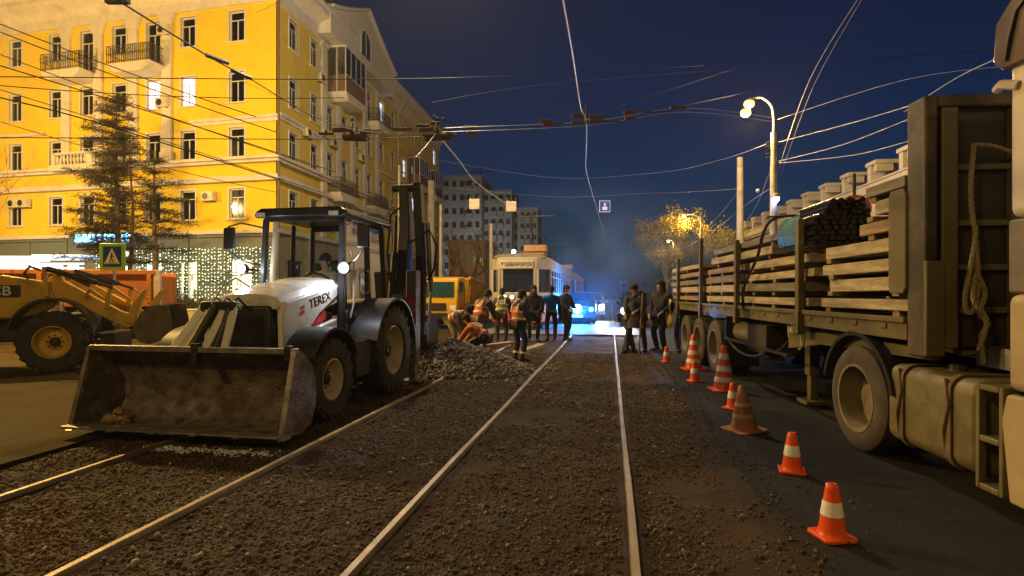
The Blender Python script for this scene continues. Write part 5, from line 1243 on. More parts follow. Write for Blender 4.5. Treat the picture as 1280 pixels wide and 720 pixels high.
# ============================================================ signs
sp_ = P(141, 367, 12.6)
t = thing('crossing_sign', 'square blue pedestrian crossing sign with yellow-green border above the orange truck', 'sign', (sp_.x, sp_.y, 0), YAW)
zc = HC+46/F*12.6; hsz = .30
MB().tube([(0, .05, 0), (0, .05, zc+.28)], .03, 8).build('pole', galv, t)
MB().box(-hsz, hsz, -.02, .02, zc-hsz*1.05, zc+hsz*1.05).build('border', M('sign_lime', (.38, .75, .05), .4, var=.03), t, bevel=.02)
MB().box(-.21, .21, -.026, -.021, zc-.235, zc+.235).build('blue_panel', M('sign_blue', (.01, .06, .45), .35, var=.04), t)
MB().prism([(-.18, zc-.165), (.18, zc-.165), (0, zc+.2)], 'y', -.032, -.0265).build('white_triangle', M('sign_white', (.8, .88, .95), .4, var=.02), t)
m = MB(); k_ = M('sign_black', (.02, .02, .02), .4)
m.sphere((.0, -.036, zc+.085), .022, 8, (1, .2, 1)); m.bar((0, -.036, zc+.06), (-.005, -.036, zc-.03), .035, .006, up=(0, 1, 0)); m.bar((-.005, -.036, zc-.03), (-.05, -.036, zc-.13), .02, .006, up=(0, 1, 0)); m.bar((-.005, -.036, zc-.03), (.05, -.036, zc-.13), .02, .006, up=(0, 1, 0)); m.bar((0, -.036, zc+.04), (.055, -.036, zc-.01), .014, .006, up=(0, 1, 0)); m.bar((0, -.036, zc+.04), (-.05, -.036, zc-.005), .014, .006, up=(0, 1, 0))
for i in range(4): m.box(-.13+i*.075, -.10+i*.075, -.037, -.033, zc-.16, zc-.14)
m.build('pedestrian', k_, t)
ns = P(1068, 367, 11.2)
t = thing('no_stopping_sign', 'round blue no-stopping sign with red ring and cross behind the black pipes', 'sign', (ns.x, ns.y, 0), R(-20))
zc = HC+105/F*11.2
MB().tube([(0, .04, 0), (0, .04, zc+.75)], .03, 8).build('pole', darkmetal, t)
MB().lathe([(.001, .012), (.30, .012), (.30, -.012), (.001, -.012)], (0, 0, zc), 'y', 32).build('disc', MATS['sign_blue'], t)
m = MB(); m.lathe([(.30, -.014), (.24, -.014), (.24, -.022), (.30, -.022)], (0, 0, zc), 'y', 32, closed=True); m.bar((-.18, -.018, zc-.18), (.18, -.018, zc+.18), .055, .006, up=(0, 1, 0)); m.bar((-.18, -.019, zc+.18), (.18, -.019, zc-.18), .055, .006, up=(0, 1, 0)); m.build('red_ring', M('sign_red', (.45, .05, .04), .4), t)
# hanging signs on the span wire
h = P(756, 258, 30)
t = thing('tram_stop_sign', 'small square blue tram stop sign hanging from the overhead wire', 'sign', h, YAW*.6)
MB().box(-.30, .30, -.02, .02, -.32, .32).build('panel', M('sign_white', (.8, .8, .8)), t, bevel=.01); MB().box(-.27, .27, -.026, -.021, -.29, .29).build('blue_field', MATS['sign_blue'], t)
m = MB(); m.box(-.13, .13, -.033, -.027, -.2, -.02); m.box(-.03, .03, -.033, -.027, .0, .1); m.prism([(-.08, .08), (.08, .08), (0, .22)], 'y', -.033, -.027); m.build('pictogram', MATS['sign_white'], t)
for (px, py, dd, lb) in ((593, 255, 26, 'blank pale square plate hanging before the tallest dark flats'), (639, 258, 26, 'blank pale square plate hanging on the wires just above the tram roof')):
    h = P(px, py, dd); t = thing('hanging_plate', lb, 'plate', h, YAW*.5, 'plates hanging on the overhead wires')
    MB().box(-.25, .25, -.02, .02, -.25, .25).build('plate', M('plate_buff', (.62, .55, .42), .6), t, bevel=.02); MB().tube([(-.2, 0, .25), (-.2, 0, .42)], .008, 4).tube([(.2, 0, .25), (.2, 0, .42)], .008, 4).build('hanger', galv, t)

# ============================================================ overhead wires
wd_ = M('wire_dark', (.03, .025, .02), .6, .3); wb_ = M('wire_lamplit', (.62, .62, .64), .4, .25)  # pale copy of the wire colour stands in for lamplight on it
def wire(pts, r, mat, label, sg_=0.0, group='overhead wires'):
    w_ = [P(*p) for p in pts]
    if len(w_) == 2: q = sag(w_[0], w_[1], sg_, 18)
    else: q = smoothp(w_, 5)
    o = MB().tube(q, r, 5, caps=False).build('overhead_wire', mat, None, ang=180); tag(o, label, 'wire', group); return o
wire([(703, -4, 7.6), (716, 70, 10), (726, 135, 13.4), (733, 150, 13.9), (733, 190, 16.5), (733, 214, 19), (741, 244, 24), (750, 275, 32), (758, 310, 52), (765, 352, 150)], .014, wb_, 'bright contact wire passing through the insulator cluster in the open sky')
wire([(545, 166, 14.5), (572, 198, 17.3), (600, 232, 21.7), (650, 268, 30), (680, 300, 44), (712, 340, 108)], .022, wb_, 'bright contact wire curving down over the first tram')
wire([(545, 166, 14.5), (533, 182, 13.2), (520, 196, 12.5)], .010, wb_, 'short tail wire at the insulator cluster by the facade end')
wire([(140, -4, 6), (260, 70, 8), (310, 97, 9)], .012, wd_, 'thick dark wire with splice sleeves crossing the top floor windows')
wire([(310, 97, 9), (430, 160, 11), (545, 168, 14.5)], .010, wd_, 'dark wire from the splice sleeves down to the cluster at the facade end')
wire([(0, 30, 12), (320, 146, 13.5)], .012, wd_, 'upper of the steep dark wires crossing the top floor windows', .05)
wire([(0, 40, 12.1), (345, 165, 13.7)], .012, wd_, 'dark wire close below the uppermost steep wire', .05)
wire([(0, 68, 12), (400, 210, 14)], .010, wd_, 'thin steep wire crossing the third floor', .06)
wire([(0, 82, 12), (220, 150, 13.5), (420, 215, 15)], .014, wd_, 'thick steep wire crossing the conifer top')
wire([(0, 112, 12), (180, 168, 13.5), (400, 240, 15)], .010, wd_, 'lower steep wire reaching the first floor cornice')
wire([(0, 122, 12), (120, 153, 12.5), (350, 225, 14)], .016, wd_, 'heaviest steep wire low across the conifer')
wire([(0, 152, 12), (345, 240, 14.5)], .008, wd_, 'thin lowest wire across the balustrade', .1)
wire([(0, 96, 10), (545, 98, 14), (880, 82, 18)], .010, wd_, 'long level dark wire across the second row of windows and the sky')
wire([(0, 107, 10), (430, 122, 13)], .009, wd_, 'level dark wire just below the long level wire', .1)
wire([(0, 172, 10), (420, 174, 13.2), (545, 170, 14.5)], .010, wd_, 'level dark wire leading to the insulators before the glazed balconies')
wire([(300, 100, 30), (620, 236, 40)], .01, wd_, 'fine wire descending past the end of the yellow building', .2)
for k_, (y0, y1, lb) in enumerate(((152, 155, 'upper'), (157, 160, 'lower'))):
    wire([(553, y0+8, 14.4), (735, y0, 14.1), (858, y1-20, 15), (966, y1-8, 20)], .007, wb_, f'{lb} pale span wire between the facade end cluster and the tall street lamp')
wire([(735, 146, 14), (860, 105, 17), (1010, 60, 22), (1300, -10, 30)], .006, wd_, 'faint wire rising from the middle cluster towards the tall street lamp')
wire([(735, 152, 14), (850, 133, 17), (1000, 100, 22), (1300, 30, 30)], .006, wd_, 'faint wire just under the one rising to the tall street lamp')
wire([(540, 128, 20), (740, 100, 22), (1280, 60, 26)], .012, wd_, 'long faint wire high across the night sky')
wire([(1074, -4, 19), (1012, 100, 19.5), (970, 222, 20)], .012, wb_, 'steep guy wire coming down to the top of the tall street lamp pole')
wire([(1079, -4, 19.2), (1018, 105, 19.6), (976, 218, 20)], .007, wb_, 'second steep wire beside the guy wire')
wire([(972, 178, 20), (1060, 155, 14), (1138, 132, 10)], .007, wb_, 'topmost bright wire from the lamp pole to above the trailer bulkhead')
wire([(972, 202, 20), (1050, 182, 14), (1138, 148, 10)], .007, wb_, 'second bright wire from the lamp pole towards the bulkhead')
wire([(972, 204, 20), (1060, 195, 14), (1138, 176, 10)], .007, wb_, 'third bright wire, lowest between lamp pole and bulkhead')
wire([(972, 163, 20), (1130, 167, 18), (1300, 165, 17)], .007, wd_, 'level grey wire behind the bright wires')
wire([(1130, 140, 10), (1200, 95, 8.5), (1290, 55, 7)], .007, wb_, 'pale wire rising over the bulkhead towards the cab deflector')
wire([(970, 150, 20), (1130, 100, 16), (1290, 80, 14)], .005, wb_, 'thin pale wire high above the trailer bulkhead')
wire([(958, 180, 20), (900, 200, 24), (820, 216, 32), (690, 222, 40), (545, 200, 44)], .008, wb_, 'pale wire from the tall lamp pole out over the road')
wire([(922, 236, 25), (860, 240, 30), (800, 242, 38), (690, 246, 42), (543, 232, 44)], .008, wb_, 'level pale wire running off the plain pole over the road')
wire([(930, 230, 25), (900, 268, 34), (876, 292, 47)], .010, wb_, 'drooping service wire from the plain pole to the farther lamp', .3)
wire([(962, 236, 20.2), (925, 262, 28), (880, 300, 46)], .010, wb_, 'slack service wire from the tall lamp pole down to the farther lamp')
wire([(962, 216, 20.2), (930, 280, 28), (880, 318, 46)], .009, wb_, 'lowest slack service wire behind the planks')
wire([(950, 250, 19), (1040, 225, 22), (1135, 212, 26)], .006, wd_, 'thin wire over the crenellated white parapet')
# insulator clusters
ins = M('insulator_brown', (.20, .10, .045), .35, var=.2); insd = M('insulator_dark', (.08, .06, .045), .5)
def cluster(px, py, d, items, name, label):
    c = P(px, py, d); t = thing(name, label, 'insulator', c, YAW)
    s = d/F
    m = MB(); md = MB()
    for (dx, dy, L, r_, kind) in items:
        a = (dx*s, random.uniform(-.1, .1), -dy*s); b = ((dx+L)*s, a[1], -dy*s+random.uniform(-.02, .02))
        if kind: m.tube([a, b], r_*s, 8)
        else: md.tube([a, b], r_*s, 8)
    o = m.build('insulator', ins, t)
    md.sphere((0, 0, 0), 3.2*s, 8); md.tube([(0, 0, -6*s), (0, 0, 12*s)], 1.5*s, 6); md.tube([(-1*s, 0, 16*s), (2*s, 0, 16*s)], 2.2*s, 8); md.build('clamp', insd, t)
cluster(733, 149, 14, [(-19, -3, 16, 2.4, 1), (-18, 3, 16, 2.4, 1), (4, -4, 19, 2.2, 1), (4, 3, 20, 2.2, 1), (-58, 2, 14, 2.4, 1), (-54, 6, 16, 2.4, 1), (46, -7, 15, 2.6, 1), (48, -1, 14, 2.6, 1), (106, -16, 20, 2, 1), (-40, 4, 12, .8, 0), (24, 2, 22, .8, 0), (66, -8, 40, .7, 0)], 'wire_insulators', 'cluster of brown rod insulators hanging in the middle of the sky')
cluster(546, 165, 14.5, [(-22, -3, 18, 3, 1), (-18, 4, 30, 2.6, 1), (6, -4, 14, 2.2, 1), (8, 3, 16, 2.2, 1), (34, -6, 15, 2.5, 1), (38, 0, 14, 2.5, 1), (-8, -12, 12, 2.4, 0), (-14, 10, 20, 2.6, 0), (-55, -4, 24, 2, 1), (4, 9, 14, 2, 0), (-6, -18, 5, 2, 0), (6, -16, 4, 2, 0), (-26, -9, 16, 2, 0)], 'wire_insulators', 'dense cluster of brown insulators at the end of the yellow facade')
cluster(440, 166, 13.2, [(-24, -3, 22, 3, 1), (-12, 4, 30, 3, 1), (-40, 2, 18, 1.6, 0), (-10, 8, 28, 2, 0), (10, -2, 14, 2.6, 1)], 'wire_insulators', 'row of thick insulators hanging before the glazed balconies')
o = MB().tube([P(258, 69, 8), P(285, 79, 8.4)], .03, 6).tube([P(290, 88, 8.7), P(314, 98, 9.1)], .035, 6).build('wire_splice', insd, None); tag(o, 'dark splice sleeves on the thick wire over the top floor windows', 'splice')
o = MB().box(-.13, .13, -.03, .03, -.03, .03).build('wire_weight', insd, None, loc=P(147, 1, 6.2), rot=(0, 0, YAW)); tag(o, 'dark clamp on the thick wire above the top floor windows', 'clamp')
# ============================================================ right-hand white hall with crenellated parapet
hall = thing('white_hall', 'white hall with stepped merlons along its parapet behind the loaded trailer', 'building', (12.6, 14, 0), R(2))
hm = M('hall_white', (.62, .58, .50), .8, var=.06, scale=1.2, dirt=(.42, .38, .3), damt=.3)
opsH = [(1.5+3.4*i, 3.2+3.4*i, 1.0, 4.2) for i in range(10)]
Mh = Matrix(((0, 1, 0, 0), (1, 0, 0, 0), (0, 0, 1, 0), (0, 0, 0, 1)))
m = MB(Mh); wall_holes(m, 0, 36, 0, 6.3, opsH, .3); m.build('wall', hm, hall, smooth=False)
m = MB(Mh); m.box(0, 36, .4, 10, .05, 6.25); m.build('interior', M('hall_dark', (.05, .045, .04), .8), hall)
for a, b, c, d in opsH:
    m = MB(Mh); m.box(a, b, .2, .21, c, d); m.build('window', glassd, hall)
m = MB(Mh); m.box(-.2, 36, -.28, -.002, 6.0, 6.12); m.box(-.2, 36, -.4, -.002, 6.12, 6.3); m.box(-.2, 36, -.18, 0.3, 6.3, 6.62); m.box(-.2, 36, -.26, .34, 6.62, 6.70); m.build('parapet', hm, hall, bevel=.015)
for i in range(14):
    m = MB(Mh); y = .2+i*2.65
    m.box(y+.42, y+.72, -.22, .9, 6.70, 7.42); m.box(y-.12, y+.12, -.22, .5, 7.08, 7.42); m.box(y-.18, y+.80, -.28, .96, 7.42, 7.60); m.build('merlon', hm, hall, bevel=.012)
m = MB(Mh); m.box(-.05, .05, -.3, -.2, 4, 6.1)
MB(Mh).box(0, 36, 3.0, 3.3, 6.2, 7.0).build('roof', M('hall_roof', (.2, .2, .2), .7), hall)

# ============================================================ far buildings
flatm = M('dark_flats', (.55, .53, .50), .9, var=.12, scale=.4, dirt=(.42, .40, .38), dscale=.2); flatw = M('flat_window', (.008, .009, .012), .2)
def block(px0, px1, ytop, d, depth, label, floors, cols, name='apartment_block', mat=flatm, lit=(), win=True, rz=YAW*.3):
    a = P(px0, ytop, d); b = P(px1, ytop, d); Wd = (b-a).length; H = a.z
    t = thing(name, label, 'building', ((a.x+b.x)/2, (a.y+b.y)/2, 0), rz)
    ops = []
    fh = H/floors; cw = Wd/cols
    for f in range(floors):
        for c in range(cols):
            x = -Wd/2+cw*(c+.5); ops.append((x-cw*.25, x+cw*.25, f*fh+fh*.32, f*fh+fh*.78))
    m = MB(); wall_holes(m, -Wd/2, Wd/2, 0, H, ops, .3); m.box(-Wd/2, Wd/2, .32, depth, .02, H-.02); m.box(-Wd/2-.15, Wd/2+.15, -.2, depth, H, H+.45); m.build('wall', mat, t, smooth=False)
    tw = None
    m = MB()
    for k_, (x0, x1, z0, z1) in enumerate(ops):
        if tw is None:
            g_ = MB(); g_.box(0, x1-x0, .2, .22, 0, z1-z0); 
            tw = g_.build('window', flatw, t, loc=(x0, 0, z0)); fr_ = MB().box((x1-x0)/2-.05, (x1-x0)/2+.05, .15, .195, 0, z1-z0).box(0, (x1-x0), .15, .195, 0, .08).build('frame', M('far_frame', (.25, .24, .22), .7), tw); o = tw
        elif k_ < 96: o = dup(tw, t); o.location = (x0, 0, z0)
        else: m.box(x0, x1, .2, .22, z0, z1)
    if m.v: o = m.build('window', flatw, t); o['kind'] = 'stuff'
    # balconies: concrete bands
    m = MB()
    for f in range(1, floors):
        for c in (1, cols-2):
            x = -Wd/2+cw*(c+.5); m.box(x-cw*.42, x+cw*.42, -1.0, -.003, f*fh, f*fh+.95)
    m.build('balcony', mat, t)
    return t
block(543, 602, 222, 118, 14, 'dark nine storey flats rising behind the yellow building, tallest part', 9, 6)
block(603, 640, 240, 121, 14, 'dark flats in the middle of the far row, one step lower', 9, 4)
block(641, 672, 262, 124, 14, 'lowest of the dark far flats, right behind the tram roof', 8, 4)
block(560, 606, 305, 60, 9, 'low ochre house with lit facade between the pale pole and the tram', 2, 5, 'low_house', M('ochre_far', (.40, .24, .10), .85))
block(775, 850, 352, 175, 10, 'low dark house at the far end of the street behind the men', 2, 6, 'low_house')
# stone barrier and hedge with lights near the shop
t = thing('stone_barrier', 'low pale stone barrier with snow on top in front of the green shop', 'barrier', W(-17.2, 27.8), YAW)
m = MB()
for i in range(4): m.box(-1.6+i*2.2, .45+i*2.2, 0, .5, .12, .62)
m.build('block', M('barrier_stone', (.42, .36, .22), .8, bump=.3), t, bevel=.03)
m = MB()
for i in range(4): m.box(-1.66+i*2.2, .5+i*2.2, -.05, .55, .622, .72)
m.build('snow_cap', snow, t, bevel=.04)

# ============================================================ trees
barkm = M('bark_brown', (.09, .06, .04), .9, var=.3, scale=6, bump=.6); barkp = M('bark_pale', (.30, .25, .17), .9, var=.25, scale=6, bump=.5)
needm = M('larch_twigs', (.035, .024, .012), .9, var=.4, scale=2, island=.4); leafm = M('dry_leaves', (.42, .38, .08), .8, var=.35, scale=2, island=.5)
def conifer(px, d, H, label, spread, seed, zmin=2.6, side=0, full=1.0, trunks=1):
    rnd = random.Random(seed); p = P(px, 367, d); t = thing('conifer_tree', label, 'tree', (p.x, p.y, 0), YAW, 'conifers in front of the yellow building')
    m = MB(); cr = MB()
    m.tube([(0, 0, 0), (.05, 0, H*.35), (-.03, 0, H*.7), (0, 0, H)], [.16, .12, .07, .015], 8)
    if trunks > 1: m.tube([(.15, .1, 0), (.55, .2, H*.3), (.62, .2, H*.5), (.5, .1, H*.78)], [.11, .09, .06, .01], 8)
    nW = int(H*2.7*full)
    for i in range(nW):
        z = zmin+(H-zmin)*((i+.3*rnd.random())/nW); f = 1-(z-zmin)/(H-zmin)
        Lb = spread*(.12+.88*f**.75)*(1 if z > zmin+1.2 else .75)
        for k_ in range(rnd.randint(4, 6)):
            a = rnd.uniform(0, 2*math.pi); L = Lb*rnd.uniform(.45, 1.1)
            if side and math.cos(a)*side < -.1: L *= .35
            dx, dy = math.cos(a), math.sin(a); droop = rnd.uniform(-.03, .12)
            pts = [(dx*L*s, dy*L*s, z+L*(.16*s-droop*s*s*1.9)) for s in (0, .25, .5, .75, 1)]
            m.tube(pts, [.032, .026, .018, .012, .005], 4)
            n = int(L*110)
            for q in range(n):
                s = rnd.uniform(.15, 1.05); w_ = .10+.34*math.sin(min(1, s)*math.pi*.9)*min(1, L/2)
                ox, oy, oz = rnd.gauss(0, 1)*w_*.75, rnd.gauss(0, 1)*w_*.75, rnd.gauss(0, .06)
                c = Vector((dx*L*s+ox, dy*L*s+oy, z+L*(.16*s-droop*s*s*1.9)+oz))
                for u in range(3):
                    v = Vector((rnd.gauss(0, 1), rnd.gauss(0, 1), rnd.gauss(0, .45))).normalized()*rnd.uniform(.10, .24); w2 = v.cross(Vector((rnd.random(), rnd.random(), 1))).normalized()*.012
                    cr.add([c-w2, c+w2, c+v], [(0, 1, 2)])
    m.build('trunk', barkm, t); cr.build('crown', needm, t, smooth=False); return t
conifer(146, 25.5, 10.9, 'tall dark larch with layered branches and twin trunk before the yellow facade', 2.7, 3, zmin=2.9, trunks=2)
conifer(193, 24, 7.8, 'smaller sparse larch with bare top and long low branches, next to the tall larch', 2.3, 9, zmin=3.4, side=1, full=.42)
def bare(px, d, H, label, seed, mat=barkm, leaves=None, lean=0, spread=1.0, nl=5, th=.17, group=None):
    rnd = random.Random(seed); p = P(px, 367, d); t = thing('bare_tree', label, 'tree', (p.x, p.y, 0), 0, group)
    m = MB(); cr = MB(); tips = []
    def br(p0, dr, L, r, lev):
        pts = [p0]; dd = dr.copy()
        for i in range(3):
            dd = (dd+Vector((rnd.gauss(0, .12), rnd.gauss(0, .12), rnd.gauss(.03, .06)))).normalized(); pts.append(pts[-1]+dd*L/3)
        m.tube(pts, [r, r*.85, r*.7, r*.5], 6 if lev < 2 else 4, caps=lev == 0)
        if lev >= nl: tips.append(pts[-1]); tips.append(pts[2]); return
        for i in range(rnd.randint(2, 3) if lev > 0 else 4):
            s = pts[rnd.choice((2, 3, 3))] if i else pts[3]
            ax = Vector((rnd.gauss(0, 1)*spread, rnd.gauss(0, 1)*spread, rnd.gauss(.35, .35))).normalized()
            br(s, (dd*.75+ax*.75).normalized(), L*rnd.uniform(.62, .8), r*.52, lev+1)
    br(Vector((0, 0, 0)), Vector((lean, 0, 1)).normalized(), H*.33, th, 0)
    m.build('trunk', mat, t)
    if leaves:
        for tp_ in tips:
            for q in range(leaves):
                c = tp_+Vector((rnd.gauss(0, .28), rnd.gauss(0, .28), rnd.gauss(0, .28))); v = Vector((rnd.gauss(0, 1), rnd.gauss(0, 1), rnd.gauss(0, 1))).normalized()*.075; w_ = v.cross(Vector((rnd.random()+.1, rnd.random(), .5))).normalized()*.05
                cr.add([c-v, c+w_, c+v, c-w_], [(0, 1, 2, 3)])
        cr.build('crown', leafm, t, smooth=False)
    return t
bare(857, 52, 10.6, 'bare tree with yellow lamp-lit twigs beside the farther street lamp', 11, barkp, 20, 0, 1.25, 5, .2)
bare(884, 47, 8.2, 'lamp-lit bare tree partly hidden by the stacked planks', 21, barkp, 16, .1, 1.2, 5, .17)
bare(833, 66, 8.2, 'pale bare tree farther off, behind the men in dark coats', 31, barkp, 12, -.1, 1.2, 5, .18)
bare(812, 84, 7.2, 'smallest and farthest of the pale trees behind the man in the dark coat', 35, barkp, 3, 0, 1.1, 4, .15)
bare(577, 42, 8.0, 'dark bare tree with leaning trunk between the yellow house and the far flats', 41, barkm, None, .25, 1.2, 5, .2)
bare(560, 48, 7.6, 'thin dark bare tree close to the end of the yellow building', 43, barkm, None, -.1, 1.1, 5, .13)
bare(608, 46, 8.6, 'dark bare tree beside the tram roof', 47, barkm, None, .05, 1.15, 5, .15)
bare(-14, 16, 6.8, 'thin bare tree before the end windows of the yellow house', 53, barkm, None, .05, .9, 5, .08)
def shrub(px, d, H, wd, label, seed):
    rnd = random.Random(seed); p = P(px, 367, d); t = thing('shrub', label, 'shrub', (p.x, p.y, .1)); m = MB(); cr = MB()
    for i in range(26):
        a = rnd.uniform(0, 6.28); r_ = wd*rnd.random(); e_ = (math.cos(a)*r_, math.sin(a)*r_*.6, H*rnd.uniform(.6, 1)); m.tube([(e_[0]*.3, e_[1]*.3, 0), e_], [.02, .006], 4)
        for q in range(60):
            s = rnd.uniform(.3, 1.05); c = Vector((e_[0]*s+rnd.gauss(0, .12), e_[1]*s+rnd.gauss(0, .12), e_[2]*s+rnd.gauss(0, .1))); v = Vector((rnd.gauss(0, 1), rnd.gauss(0, 1), rnd.gauss(0, 1))).normalized()*.07; w_ = v.cross(Vector((1, .3, .2))).normalized()*.035
            cr.add([c-v, c+w_, c+v, c-w_], [(0, 1, 2, 3)])
    m.build('stem', barkm, t); cr.build('foliage', M('shrub_leaf', (.10, .10, .035), .8, var=.3, island=.4), t, smooth=False)
shrub(232, 28.5, 1.5, 1.3, 'twiggy shrub in front of the fairy-lit green wall', 5); shrub(222, 28.3, 1.1, .9, 'lower shrub beside the taller one at the stone barrier', 6)
# antenna masts on the far roof
for px, py, d, lb in ((601, 216, 118, 'thin tv antenna on the roof of the tallest far flats'),):
    b = P(px, py, d); o = MB().tube([(0, 0, -2), (0, 0, 1.4)], .12, 6).tube([(-3.4, 0, .2), (3.4, 0, .1)], .1, 5).tube([(-2.2, 0, .8), (2.2, 0, .8)], .08, 5).build('roof_antenna', darkmetal, None, loc=(b.x, b.y, b.z)); tag(o, lb, 'antenna')

# ============================================================ people
skinm = M('skin', (.50, .31, .23), .55, var=.06)
def cloth(name, c): return M(name, c, .85, var=.15, scale=9, bump=.35)
def skinmesh(nodes, edges, mat, name, parent, sub=1):
    names = list(nodes); me = bpy.data.meshes.new(name); me.from_pydata([tuple(nodes[n][0]) for n in names], [(names.index(a), names.index(b)) for a, b in edges], [])
    o = bpy.data.objects.new('tmp', me); COL.objects.link(o)
    bm = bmesh.new(); bm.from_mesh(me); lay = bm.verts.layers.skin.verify(); bm.verts.ensure_lookup_table()
    for i, n in enumerate(names):
        r_ = nodes[n][1]; bm.verts[i][lay].radius = r_ if isinstance(r_, tuple) else (r_, r_); bm.verts[i][lay].use_root = (i == 0)
    bm.to_mesh(me); bm.free()
    k_ = o.modifiers.new('skin', 'SKIN'); k_.use_smooth_shade = True; k_.branch_smoothing = .3
    s_ = o.modifiers.new('sub', 'SUBSURF'); s_.levels = sub; s_.render_levels = sub
    dg = bpy.context.evaluated_depsgraph_get(); dg.update(); ev = bpy.data.meshes.new_from_object(o.evaluated_get(dg)); bpy.data.objects.remove(o)
    ev.name = name; ev.materials.clear(); ev.materials.append(mat); ev.shade_smooth()
    r = bpy.data.objects.new(name, ev); COL.objects.link(r); r.parent = parent; return r
def loft(rings, n=14, M3=None):
    # rings: (centre, rx, ry, axis frame) -> closed lofted MB
    m = MB(); vs = []
    for c, rx, ry, fx, fy in rings:
        for j in range(n):
            a = 2*math.pi*j/n; vs.append(Vector(c)+Vector(fx)*(rx*math.cos(a))+Vector(fy)*(ry*math.sin(a)))
    k = len(rings); fs = [(i*n+j, i*n+(j+1) % n, (i+1)*n+(j+1) % n, (i+1)*n+j) for i in range(k-1) for j in range(n)]
    m.add(vs, fs+[tuple(range(n-1, -1, -1)), tuple((k-1)*n+j for j in range(n))]); return m
def person(loc, rz, label, H=1.75, coat=False, lean=0, knees=(0, 0), stride=0, arms=((-.25, -.06, .88), (.25, -.06, .88)), jacket=(.03, .035, .05), trousers=(.025, .027, .035), vest=None, hat=(.02, .02, .025), hood=False, headturn=0, crouch=0, headtilt=0, widen=1.0, boots=(.02, .018, .016), stripe_legs=False, sit=False, twist=0):
    t = thing('person', label, 'person', loc, rz, None, H/1.75)
    V = Vector; pz = .95-crouch
    pelvis = V((0, crouch*.55 + (lean*.12), pz))
    rotL = Matrix.Rotation(lean, 3, 'X')      # lean>0 : bend towards -Y
    def up(x, y, z): return pelvis + rotL @ V((x, y, z-.95))
    waist = up(0, 0, 1.08); chest = up(0, .01, 1.28); neckb = up(0, .01, 1.44); neck = up(0, 0, 1.50); 
    hr = Matrix.Rotation(lean*.45+headtilt, 3, 'X') @ Matrix.Rotation(0, 3, 'Z')
    headc = neck + hr @ V((0, -.015, .13)); top = headc + hr @ V((0, 0, .075))
    def hp(x, y, z): return headc + hr @ (Matrix.Rotation(headturn, 3, 'Z') @ V((x, y, z)))
    sh = [up(-.19*widen, .01, 1.40), up(.19*widen, .01, 1.40)]
    wr = [V(a) if len(a) == 3 else up(*a[:3]) for a in arms]
    el = []
    for i in (0, 1):
        a, b = sh[i], wr[i]; mid = (a+b)/2; L = .54; dd = (b-a).length
        if dd > .535: b = a+(b-a)*(.535/dd); wr[i] = b; mid = (a+b)/2; dd = .535
        off = math.sqrt(max(0, (L/2)**2-(dd/2)**2)); bd = V(((-1, 1)[i]*.55, .9, -.25)); ax = (b-a).normalized(); bd = (bd-ax*bd.dot(ax)).normalized()
        el.append(mid+bd*off)
    hip = [pelvis+V((-.095, 0, -.03)), pelvis+V((.095, 0, -.03))]
    ank = [V((-.11*(1+widen*.1), -stride*.5, .09)), V((.11*(1+widen*.1), stride*.5, .09))]
    if sit: ank = [V((-.16, -.5, -.0+.45)), V((.16, -.5, .45))]
    kn = []
    for i in (0, 1):
        a, b = hip[i], ank[i]; d_ = (b-a).length; L = .86
        if d_ > .855: d_ = .855
        off = math.sqrt(max(0, (L/2)**2-(d_/2)**2)); kn.append((a+b)/2+V(((-1, 1)[i]*.04+knees[i], -off, 0)))
    toe = [a+V(((-1, 1)[i]*.03, -.15, -.045)) for i, a in enumerate(ank)]
    heel = [a+V((0, .05, -.04)) for a in ank]
    # body, one continuous skin
    N = {'pelvis': (pelvis, (.14, .10)), 'waist': (waist, (.13, .095)), 'chest': (chest, (.155, .105)), 'neckb': (neckb, (.075, .07)), 'neck': (neck, .052), 'jaw': (hp(0, -.012, -.055), (.062, .066)), 'head': (hp(0, -.004, .02), (.078, .094)), 'crown': (hp(0, .01, .085), (.062, .075)), 'nose': (hp(0, -.108, -.012), .014)}
    E = [('pelvis', 'waist'), ('waist', 'chest'), ('chest', 'neckb'), ('neckb', 'neck'), ('neck', 'jaw'), ('jaw', 'head'), ('head', 'crown'), ('head', 'nose')]
    for i, s in enumerate('lr'):
        N['sh'+s] = (sh[i], .058); N['el'+s] = (el[i], .042); N['wr'+s] = (wr[i], (.028, .024)); hd_ = (wr[i]-el[i]).normalized()
        palm = wr[i]+hd_*.05; N['pa'+s] = (palm, (.038, .02)); E += [('chest', 'sh'+s), ('sh'+s, 'el'+s), ('el'+s, 'wr'+s), ('wr'+s, 'pa'+s)]
        sd = hd_.cross(V((0, 0, 1))); sd = sd.normalized() if sd.length > .2 else V((1, 0, 0)); nrm = hd_.cross(sd).normalized()
        for f, (o_, l_) in enumerate(((-.03, .072), (-.010, .082), (.010, .078), (.029, .06))):
            b0 = palm+hd_*.035+sd*o_; b1 = b0+hd_*l_*.5+nrm*.008; b2 = b1+hd_*l_*.38+nrm*.026
            N[f'f{f}a{s}'] = (b0, .0095); N[f'f{f}b{s}'] = (b1, .009); N[f'f{f}c{s}'] = (b2, .008); E += [('pa'+s, f'f{f}a{s}'), (f'f{f}a{s}', f'f{f}b{s}'), (f'f{f}b{s}', f'f{f}c{s}')]
        tb0 = palm-hd_*.01+sd*.042+nrm*.01; tb1 = tb0+hd_*.035+sd*.016+nrm*.02; N['t0'+s] = (tb0, .011); N['t1'+s] = (tb1, .009); E += [('pa'+s, 't0'+s), ('t0'+s, 't1'+s)]
        N['hi'+s] = (hip[i], .088); N['kn'+s] = (kn[i], .056); N['an'+s] = (ank[i], .038); N['to'+s] = (toe[i], (.036, .028)); E += [('pelvis', 'hi'+s), ('hi'+s, 'kn'+s), ('kn'+s, 'an'+s), ('an'+s, 'to'+s)]
